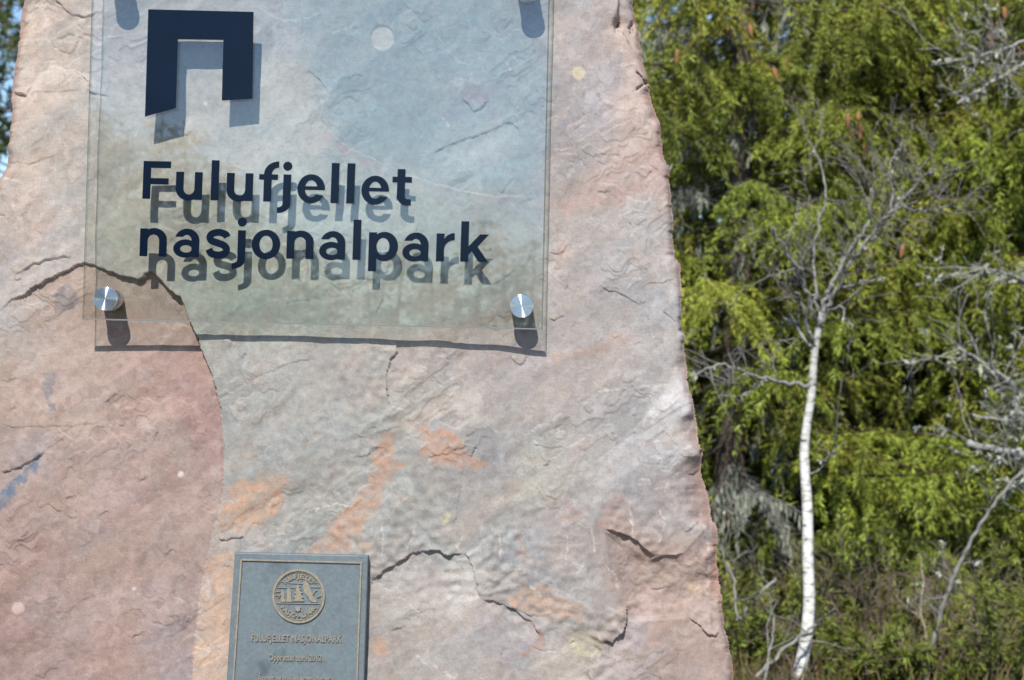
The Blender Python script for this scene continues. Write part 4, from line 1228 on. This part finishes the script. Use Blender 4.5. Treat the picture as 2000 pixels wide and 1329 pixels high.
    for i in range(21):
        r = lambda q: 0.115 * (1 - q / Ht) ** 0.9 + 0.006
        segs.append((trunk_at(zs[i]), trunk_at(zs[i+1]), r(max(zs[i],0)) + 0.03 * math.exp(-max(zs[i],0)*4), r(zs[i+1])))
        tc.append(np.array([0.12, 0.095, 0.075]) * rng.uniform(0.9, 1.1))
    V, F = tubes_np(segs, 9)
    trunk = np_mesh('trunk', V, F, True); vcol(trunk, np.repeat(np.array(tc), 18, 0))
    return dict(trunk=trunk, branches=branches, crown=crown, lichen=lichen)

SPRUCE = [make_spruce(3, 9.5, 2.1), make_spruce(8, 8.6, 1.9)]
MATS = dict(trunk=M_BARK, branches=M_BARK, crown=M_NEEDLE, lichen=M_LICHEN)
for sp in SPRUCE:
    for k, me in sp.items(): me.materials.append(MATS[k])
def put_tree(kind, name, parts, x, y, rot, scale, label, group, cat='tree'):
    z = float(ground_z(x, y))
    t = empty(name, (x, y, z), label, cat, group)
    t.rotation_euler.z = rot; t.scale = (scale,) * 3
    out = {}
    for k in parts:
        o = bpy.data.objects.new(k, kind[k]); COL.objects.link(o); o.parent = t
        if k in ('crown', 'branches', 'lichen'): o['kind'] = 'stuff'
        out[k] = o
    return t, out
def px_xy(px, d): 
    p = at_d(px, 900, d); return p.x, p.y
ALL = ('trunk', 'branches', 'crown', 'lichen')
FRONT = []
for px, d, rot, s, v, lab in (
    (1400, 11.9, 0.3, 1.0, 0, 'lichen-hung spruce closest to the right edge of the stone'),
    (1655, 12.4, -0.3, 1.03, 1, 'cone-bearing spruce directly behind the white birch trunk'),
    (1905, 12.9, -0.2, 1.05, 0, 'spruce with bare dark trunk showing at the right of the picture'),
    (2170, 12.0, 0.25, 1.0, 1, 'spruce cut off by the right edge of the picture')):
    x, y = px_xy(px, d)
    FRONT.append(put_tree(SPRUCE[v], 'spruce_tree', ALL, x, y, rot, s, lab, 'spruces behind the stone'))
for px, d, rot, s, v in ((1230, 14.2, 0.4, 0.9, 1), (1530, 14.0, -0.2, 0.95, 0), (1790, 14.3, 0.3, 0.95, 1), (2060, 14.2, -0.4, 0.95, 0), (2400, 14.4, 0.2, 0.9, 1), (1650, 16.2, 0.5, 1.0, 0), (1360, 16.4, -0.5, 1.0, 1), (1950, 16.4, 0.1, 1.0, 0)):
    x, y = px_xy(px, d)
    put_tree(SPRUCE[v], 'spruce_tree', ALL, x, y, rot, s, 'shaded spruce farther back, showing through gaps in the front spruces', 'spruces of the back row')

# pine whose crown shows left of the stone
def make_pine(seed):
    rng = np.random.default_rng(seed)
    P = []; D = []; Ln = []; Wd = []; C = []; wood = []
    Ht = 10.5
    for i in range(14):
        z0, z1 = Ht * i / 14, Ht * (i + 1) / 14
        wood.append((np.array([0.1*math.sin(z0*.5), 0, z0]), np.array([0.1*math.sin(z1*.5), 0, z1]), 0.14 * (1 - z0 / Ht) + 0.015, 0.14 * (1 - z1 / Ht) + 0.012))
    z = 3.2
    while z < Ht:
        for k in range(4):
            az = rng.random() * 6.28; L = (0.5 + 1.6 * (1 - (z - 3.2) / (Ht - 3.2)) ** 0.7) * rng.uniform(0.6, 1.15)
            o = np.array([0.1*math.sin(z*.5), 0, z]); h = np.array([math.cos(az), math.sin(az), 0])
            prev = o
            for j in range(1, 6):
                t = j / 5; p = o + h * L * t + np.array([0, 0, L * (0.1 * t + 0.25 * t * t)]) + rng.normal(0, 0.03, 3)
                wood.append((prev, p, 0.025 * (1.1 - t), 0.02 * (1.1 - t))); prev = p
                if j < 2: continue
                for q in range(5):
                    e = p + unit(h * 0.6 + rng.normal(0, 0.6, 3) + np.array([0, 0, 0.3])) * rng.uniform(0.1, 0.4)
                    wood.append((p, e, 0.006, 0.004))
                    for w in range(26):
                        P.append(e); D.append(h * 0.3 + np.array([0, 0, 0.35]) + rng.normal(0, 0.8, 3)); Ln.append(rng.uniform(0.07, 0.13)); Wd.append(0.016)
                        g = rng.uniform(0.7, 1.2); C.append((0.085 * g, 0.12 * g, 0.03 * g))
        z += rng.uniform(0.4, 0.6)
    V, F, CC = shoots_mesh(np.array(P), np.array(D), np.array(Ln), np.array(Wd), np.array(C), rng, 1)
    crown = np_mesh('crown', V, F); vcol(crown, CC)
    V, F = tubes_np(wood, 5)
    trunk = np_mesh('trunk', V, F); vcol(trunk, np.tile(np.array([0.17, 0.10, 0.065]), (len(V), 1)))
    crown.materials.append(M_NEEDLE); trunk.materials.append(M_BARK)
    return dict(trunk=trunk, crown=crown)
PINE = make_pine(21)
for px, d, s, rot, lab in ((-110, 23, 1.0, 0.5, 'sunlit pine whose crown shows against the sky left of the stone'), (40, 34, 1.25, 2.5, 'distant pine behind the first pine, left of the stone')):
    x, y = px_xy(px, d)
    put_tree(PINE, 'pine_tree', ('trunk', 'crown'), x, y, rot, s, lab, 'pines left of the stone')

# trees that stand behind the viewer and are mirrored in the glass
rr = random.Random(4)
for i, px in enumerate(list(range(-320, 1500, 62)) + list(range(-290, 1500, 80))):
    prof = np.interp(px, [-300, 120, 200, 330, 420, 520, 620, 760, 880, 980, 1100, 1400], [60, 70, 190, 215, 330, 400, 465, 490, 445, 455, 470, 400])
    far = i >= 30
    top = prof + rr.uniform(-25, 70) + (70 if far else 0)
    dv = rr.uniform(33, 40) if not far else rr.uniform(44, 52)
    p = at_d(px + rr.uniform(-18, 18), top, dv)
    tm, _ = put_tree(SPRUCE[i % 2], 'spruce_tree', ('trunk', 'branches', 'crown'), p.x, -0.12 - p.y, math.pi + rr.uniform(-0.6, 0.6), p.z / (8.4 if i % 2 else 9.3), 'conifer of the tree line mirrored in the glass sign', 'trees mirrored in the glass')
    tm.scale.x *= 1.7; tm.scale.y *= 1.7

# cones hanging in the front spruces
bpy.context.view_layer.update()
dg = bpy.context.evaluated_depsgraph_get()
def cone_mesh():
    mb = MB(); prof = [(0.004, 0), (0.013, -0.012), (0.017, -0.035), (0.017, -0.06), (0.013, -0.09), (0.006, -0.115), (0.001, -0.122)]
    for (r, z) in prof:
        for k in range(8):
            an = 2*math.pi*k/8 + z * 18
            mb.v.append((r*(1+0.12*(k % 2))*math.cos(an), r*(1+0.12*(k % 2))*math.sin(an), z))
    for i in range(len(prof)-1):
        for k in range(8):
            mb.f.append((i*8+k, i*8+(k+1) % 8, (i+1)*8+(k+1) % 8, (i+1)*8+k))
    me = bpy.data.meshes.new('cone'); me.from_pydata(mb.v, [], mb.f); me.materials.append(M_CONE)
    return me
CONE = cone_mesh()
for px, py in [(1474,8),(1486,36),(1464,56),(1418,56),(1432,76),(1324,110),(1534,124),(1510,144),(1656,236),(1676,226),(1681,256),(1695,246),(1732,240),(1690,290),(1658,316),(1702,310),(1782,366),(1764,490),(1414,500),(1960,26),(1988,98),(1840,28),(1694,680),(1700,276),(1664,262),(1290,30),(1840,52)]:
    d = ray(px, py).normalized()
    hit = None
    for t, parts in FRONT:
        mw = parts['crown'].matrix_world; inv = mw.inverted()
        lo = inv @ CAM; ld = (inv.to_3x3() @ d).normalized()
        ok, loc, _, _ = parts['crown'].ray_cast(lo, ld)
        if ok:
            w = mw @ loc; dist = (w - CAM).length
            if hit is None or dist < hit[0]: hit = (dist, w, t)
    if hit:
        dist, w, t = hit
        c = bpy.data.objects.new('cone', CONE); COL.objects.link(c); c.parent = t
        wp = w - d * 0.04 + Vector((0, 0, 0.045))
        c.location = t.matrix_world.inverted() @ wp
        c.scale = (0.85,) * 3
        c.rotation_euler = (random.uniform(-0.25, 0.25), random.uniform(-0.25, 0.25), random.random() * 6)

# ------------------------------------------------------------------ birch, saplings and dead wood
def smooth_path(pts, n=5): return crom(pts, n)
def limb(mb, cols, pts, d, w0, w1, color, wob=0.0, sides=7, depth=0.0, rng=None, mm=None):
    """polyline given in photo places at distance d -> world tube; returns world points and radii"""
    P = []
    S = crom(pts, 5)
    k = d / FPX
    for i, p in enumerate(S):
        t = i / (len(S) - 1)
        P.append(at_d(p[0], p[1], d + depth * t))
    R = [(w0 + (w1 - w0) * i / (len(S) - 1)) * k * 0.5 for i in range(len(S))]
    if rng is not None and wob:
        P = [p + Vector(rng.normal(0, wob, 3)) for p in P]
    b = len(mb.v); mb.tube(P, R, sides); cols += [color] * (len(mb.v) - b)
    return P, R
def twigs(mb, cols, P, R, rng, color, n=8, ln=0.35, level=2, lich=None, up_bias=0.25, t0=0.2):
    if level == 0: return
    for q in range(n):
        f = rng.uniform(t0, 1.0) * (len(P) - 1); i = min(int(f), len(P) - 2); o = P[i].lerp(P[i+1], f - i)
        ax = (P[i+1] - P[i]).normalized()
        dv = (ax * 0.7 + Vector(rng.normal(0, 0.75, 3)) + Vector((0, 0, up_bias))).normalized()
        L = ln * rng.uniform(0.4, 1.1); pts = [o]; cur = o.copy()
        for s in range(4):
            dv = (dv + Vector(rng.normal(0, 0.22, 3))).normalized(); cur = cur + dv * (L / 4); pts.append(cur.copy())
        r0_ = min(R[min(i, len(R)-1)] * 0.6, 0.0040 if level > 1 else 0.0018)
        rr = [r0_ * (1 - 0.75 * s / 4) + 0.0008 for s in range(5)]
        g = rng.uniform(0.75, 1.25)
        b = len(mb.v); mb.tube(pts, rr, 4); cols += [tuple(c * g for c in color)] * (len(mb.v) - b)
        if lich is not None and rng.random() < 0.25:
            for _ in range(2):
                k = rng.integers(1, 5); lich.append((np.array(pts[k]), rng.uniform(0.02, 0.07)))
        twigs(mb, cols, pts, rr, rng, color, max(2, n // 2), ln * 0.55, level - 1, lich, up_bias)
def clumps(lich, rng, col=(0.36, 0.38, 0.31)):
    lv = []; lf = []; lc = []
    for p, ln in lich:
        g = rng.uniform(0.7, 1.2)
        for q in range(5):
            dv = unit(rng.normal(0, 1, 3) + np.array([0, 0, -0.5])) * ln * rng.uniform(0.4, 1.0); s = unit(np.cross(dv, rng.normal(0, 1, 3))) * ln * 0.16
            b = len(lv); lv += [p, p + dv * 0.5 + s, p + dv, p + dv * 0.5 - s]; lf += [(b, b+1, b+2), (b, b+2, b+3)]; lc += [np.array(col) * g] * 4
    me = np_mesh('lichen', np.array(lv), np.array(lf)); vcol(me, np.array(lc)); return me
def finish(mb, cols, name, mat, parent):
    me = bpy.data.meshes.new(name); me.from_pydata(mb.v, [], mb.f)
    for p in me.polygons: p.use_smooth = True
    vcol(me, np.array(cols)); return link(name, me, mat, parent)

def build_birch():
    rng = np.random.default_rng(5)
    d = 8.6
    base = at_d(1560, 1335, d)
    root = empty('birch_tree', (base.x, base.y, base.z), 'slender leafless birch with white trunk in front of the spruces', 'tree')
    mb = MB(); cols = []
    white = (0.74, 0.73, 0.70); grey = (0.42, 0.42, 0.40); dark = (0.26, 0.25, 0.235)
    P, R = limb(mb, cols, [(1556,1345),(1562,1310),(1574,1250),(1580,1180),(1578,1090),(1577,1000),(1573,930),(1571,880),(1576,830),(1585,770),(1590,700),(1597,655),(1606,610)], d, 27, 12, white, sides=10)
    nr_ = len(cols) // 10
    for i in range(len(cols)):                       # bark turns greyer towards the fork
        f = min(1.0, max(0.0, ((i // 10) / nr_ - 0.5) / 0.4))
        cols[i] = tuple(w_ * (1 - f) + g_ * f for w_, g_ in zip(white, grey))
    finish(mb, cols, 'trunk', M_BIRCH, root)
    mb = MB(); cols = []; lich = []
    gl = (0.22, 0.215, 0.20)
    for pts, w0, w1, dep, nt in (
        ([(1606,612),(1630,575),(1650,530),(1680,490),(1704,458),(1728,425),(1748,408)], 10, 5, -0.25, 14),
        ([(1606,612),(1615,570),(1640,520),(1660,485),(1690,445),(1702,405),(1704,360)], 9, 4, 0.3, 14),
        ([(1600,640),(1585,600),(1572,560),(1560,530),(1530,480),(1505,445)], 8, 4, -0.3, 12),
        ([(1604,620),(1592,560),(1588,500),(1600,440),(1612,400),(1608,340),(1590,290)], 7, 3, 0.2, 14),
        ([(1595,668),(1575,640),(1568,600),(1556,570)], 9, 4, -0.2, 6),
        ([(1600,640),(1640,600),(1668,650)], 7, 3, -0.3, 5),
        ([(1638,562),(1680,555),(1730,540)], 6, 3, -0.25, 6),
        ([(1746,408),(1780,408),(1820,412),(1858,400)], 7, 3, -0.3, 12),
        ([(1746,408),(1770,380),(1800,350),(1830,330)], 6, 2.5, 0.2, 12),
        ([(1735,420),(1740,380),(1738,330),(1750,290)], 5, 2.5, 0.3, 10),
        ([(1582,755),(1540,750),(1500,740),(1470,735),(1430,718),(1400,715),(1352,735)], 8, 4, -0.35, 10),
        ([(1500,740),(1470,760),(1445,785)], 5, 3, -0.2, 5),
        ([(1578,930),(1610,905),(1625,880)], 5, 3, -0.2, 4),
        ([(1590,690),(1550,632),(1530,625)], 7, 3, 0.2, 6)):
        Pw, Rw = limb(mb, cols, pts, d, w0, w1, gl, 0.006, 6, dep, rng)
        twigs(mb, cols, Pw, Rw, rng, (0.165, 0.155, 0.14), int(nt * 0.6), 0.38, 3, None)
        for _ in range(max(3, nt // 2)):
            lich.append((np.array(Pw[rng.integers(0, len(Pw))]), rng.uniform(0.02, 0.05)))
    finish(mb, cols, 'branches', M_BARK, root)['kind'] = 'stuff'
    link('lichen', clumps(lich, rng), M_LICHEN, root)['kind'] = 'stuff'
build_birch()

def simple_wood(name, label, cat, parts, d, color, seed, group=None, nt=5, lich_n=0, part='stem', tw=0.3):
    rng = np.random.default_rng(seed)
    b = at_d(*parts[0][0][0], d)
    root = empty(name, tuple(b), label, cat, group)
    lich = []
    for i, (pts, w0, w1, dep) in enumerate(parts):
        mb = MB(); cols = []
        Pw, Rw = limb(mb, cols, pts, d, w0, w1, color, 0.004, 7, dep, rng)
        twigs(mb, cols, Pw, Rw, rng, tuple(c * 0.85 for c in color), nt, tw, 2, lich if lich_n else None)
        for _ in range(lich_n): lich.append((np.array(Pw[rng.integers(0, len(Pw))]), rng.uniform(0.04, 0.12)))
        finish(mb, cols, part if i == 0 else 'branch', M_BARK, root)
    if lich: link('lichen', clumps(lich, rng), M_LICHEN, root)['kind'] = 'stuff'
    return root
simple_wood('sapling', 'thin grey leafless sapling leaning right in the lower right corner', 'sapling',
    [([(1805,1345),(1815,1290),(1830,1225),(1848,1165),(1870,1110),(1890,1070),(1915,1025),(1950,975),(1990,930),(2030,890)], 11, 5, -0.2),
     ([(1945,980),(1960,960),(1975,950),(2000,935)], 6, 3, -0.1)], 8.9, (0.21, 0.20, 0.185), 31, nt=7, lich_n=2)
simple_wood('dead_spruce', 'dead grey spruce with bare lichen-covered branches reaching in from the right edge', 'tree',
    [([(2075,1330),(2070,1000),(2062,700),(2055,400),(2050,100),(2048,-200)], 40, 24, 0.1),
     ([(2062,900),(2000,888),(1950,880),(1890,866)], 20, 14, -0.3),
     ([(2060,800),(1985,755),(1930,715),(1870,680)], 12, 6, -0.3),
     ([(2060,790),(2000,770),(1985,800),(1960,820),(1900,812)], 9, 5, -0.4),
     ([(2050,90),(1990,130),(1930,165),(1870,200)], 9, 4, -0.3),
     ([(2050,60),(1990,85),(1930,105),(1860,120)], 6, 3, -0.4),
     ([(2055,600),(1990,545),(1950,530),(1900,520)], 7, 3, -0.3)], 10.3, (0.30, 0.295, 0.27), 41, nt=11, lich_n=8, part='trunk', tw=0.42)
simple_wood('fallen_stick', 'pale dead stick leaning up to the foot of the birch', 'stick',
    [([(1462,1342),(1500,1300),(1540,1262),(1572,1236),(1600,1215)], 8, 5, 0.2)], 8.3, (0.22, 0.21, 0.185), 51, 'dead sticks on the forest floor', nt=3)
simple_wood('fallen_stick', 'short upright dead stick standing between stone and birch', 'stick',
    [([(1492,1340),(1500,1290),(1508,1250),(1513,1205)], 6, 3, 0.1)], 8.1, (0.22, 0.21, 0.19), 52, 'dead sticks on the forest floor', nt=3)
simple_wood('fallen_stick', 'thick grey stick slanting up beside the lower edge of the stone', 'stick',
    [([(1425,1235),(1455,1195),(1490,1155),(1515,1130)], 9, 5, 0.3)], 9.6, (0.26, 0.25, 0.225), 53, 'dead sticks on the forest floor', nt=3)
simple_wood('fallen_stick', 'thin bent grey twig rising close to the stone edge', 'stick',
    [([(1440,1215),(1436,1160),(1434,1130),(1420,1098)], 5, 3, 0.1)], 8.7, (0.24, 0.23, 0.21), 54, 'dead sticks on the forest floor', nt=4)
simple_wood('fallen_stick', 'thin bare stem standing between birch and leaning sapling', 'stick',
    [([(1810,1260),(1800,1200),(1802,1140),(1795,1080)], 6, 3, 0.1)], 9.2, (0.26, 0.21, 0.17), 55, 'dead sticks on the forest floor', nt=4)

# ------------------------------------------------------------------ undergrowth
def build_undergrowth():
    rng = np.random.default_rng(77)
    n = 20000
    x = rng.uniform(0.2, 7.0, n); y = CAM_Y + rng.uniform(6.8, 13.5, n)
    z = ground_z(x, y)
    den = fbm(x * 1.2, y * 1.2, 3, 900)
    keep = den > -0.25
    x, y, z, den = x[keep], y[keep], z[keep], den[keep]; n = len(x)
    P = np.stack([x, y, z - 0.01], -1)
    D = np.stack([rng.normal(0, 0.45, n), rng.normal(0, 0.45, n), np.ones(n)], -1)
    Ln = rng.uniform(0.05, 0.15, n) * (1 + 0.6 * np.clip(den, 0, 1)); Wd = rng.uniform(0.004, 0.011, n)
    pal = np.array([(0.11, 0.075, 0.03), (0.15, 0.10, 0.045), (0.07, 0.10, 0.025), (0.10, 0.12, 0.03), (0.19, 0.145, 0.07), (0.06, 0.04, 0.02)])
    kind = (np.abs(fbm(x * 0.9 + 7, y * 0.9, 2, 910)) * 9 + rng.random(n) * 2.4).astype(int) % len(pal)
    C = pal[kind] * rng.uniform(0.7, 1.3, n)[:, None]
    V, F, CC = shoots_mesh(P, D, Ln, Wd, C, rng, 2)
    me = np_mesh('heather', V, F); vcol(me, CC)
    tag(link('heather', me, M_SHRUB), 'brown and green heather covering the forest floor', kind='stuff')
build_undergrowth()
def shrub_mesh(seed, h=0.6, green=True):
    rng = np.random.default_rng(seed)
    mb = MB(); cols = []; P = []; D = []; Ln = []; Wd = []; C = []
    for k in range(16 if green else 11):
        dv = Vector((rng.normal(0, 0.5), rng.normal(0, 0.5), 1)).normalized(); cur = Vector((rng.normal(0, .08), rng.normal(0, .08), -0.02)); pts = [cur.copy()]
        L = h * rng.uniform(0.5, 1.1)
        for s in range(5):
            dv = (dv + Vector(rng.normal(0, 0.18, 3))).normalized(); cur = cur + dv * L / 5; pts.append(cur.copy())
        rr = [0.005 * (1 - 0.8 * s / 5) + 0.001 for s in range(6)]
        b = len(mb.v); mb.tube(pts, rr, 4); g = rng.uniform(0.7, 1.3); cols += [(0.15 * g, 0.115 * g, 0.08 * g)] * (len(mb.v) - b)
        twigs(mb, cols, pts, rr, rng, (0.15, 0.12, 0.085), 5, h * 0.4, 2, None, 0.3)
        if green:
            for q in range(46):
                i = rng.integers(1, 5); p = pts[i].lerp(pts[i+1], rng.random())
                P.append(np.array(p)); D.append(rng.normal(0, 0.7, 3) + np.array([0, 0, 0.1])); Ln.append(rng.uniform(0.04, 0.085)); Wd.append(rng.uniform(0.012, 0.018))
                g = rng.uniform(0.7, 1.25); C.append((0.15 * g, 0.18 * g, 0.026 * g))
    return mb, cols, (P, D, Ln, Wd, C), rng
for px, d, h, green, lab in ((1680, 8.9, 0.42, True, 'small green spruce seedling just right of the birch foot'), (1880, 9.6, 0.7, False, 'tangle of bare brown twigs behind the leaning sapling'), (1960, 9.0, 0.75, True, 'green bushy seedling in the lower right corner'),
    (1480, 9.2, 0.6, True, 'green seedling between the stone and the birch'), (1730, 10.2, 0.8, False, 'bare brown shrub under the spruce branches right of the birch'), (1620, 10.6, 0.85, False, 'bare brown shrub just behind the birch trunk'), (1780, 9.0, 0.32, True, 'low green seedling left of the leaning sapling'), (1545, 8.2, 0.3, False, 'low tuft of bare twigs at the left of the birch foot')):
    x, y = px_xy(px, d)
    mb, cols, (P, D, Ln, Wd, C), rng = shrub_mesh(int(px), h, green)
    root = empty('shrub', (x, y, float(ground_z(x, y))), lab, 'shrub', 'undergrowth shrubs')
    me = bpy.data.meshes.new('stems'); me.from_pydata(mb.v, [], mb.f); vcol(me, np.array(cols)); me.materials.append(M_BARK)
    o = bpy.data.objects.new('stems', me); COL.objects.link(o); o.parent = root; o['kind'] = 'stuff'
    if green:
        V, F, CC = tines_mesh(np.array(P), np.array(D), np.array(Ln), np.array(Wd), np.array(C), rng, 5)
        me = np_mesh('foliage', V, F); vcol(me, CC); me.materials.append(M_NEEDLE)
        o = bpy.data.objects.new('foliage', me); COL.objects.link(o); o.parent = root; o['kind'] = 'stuff'
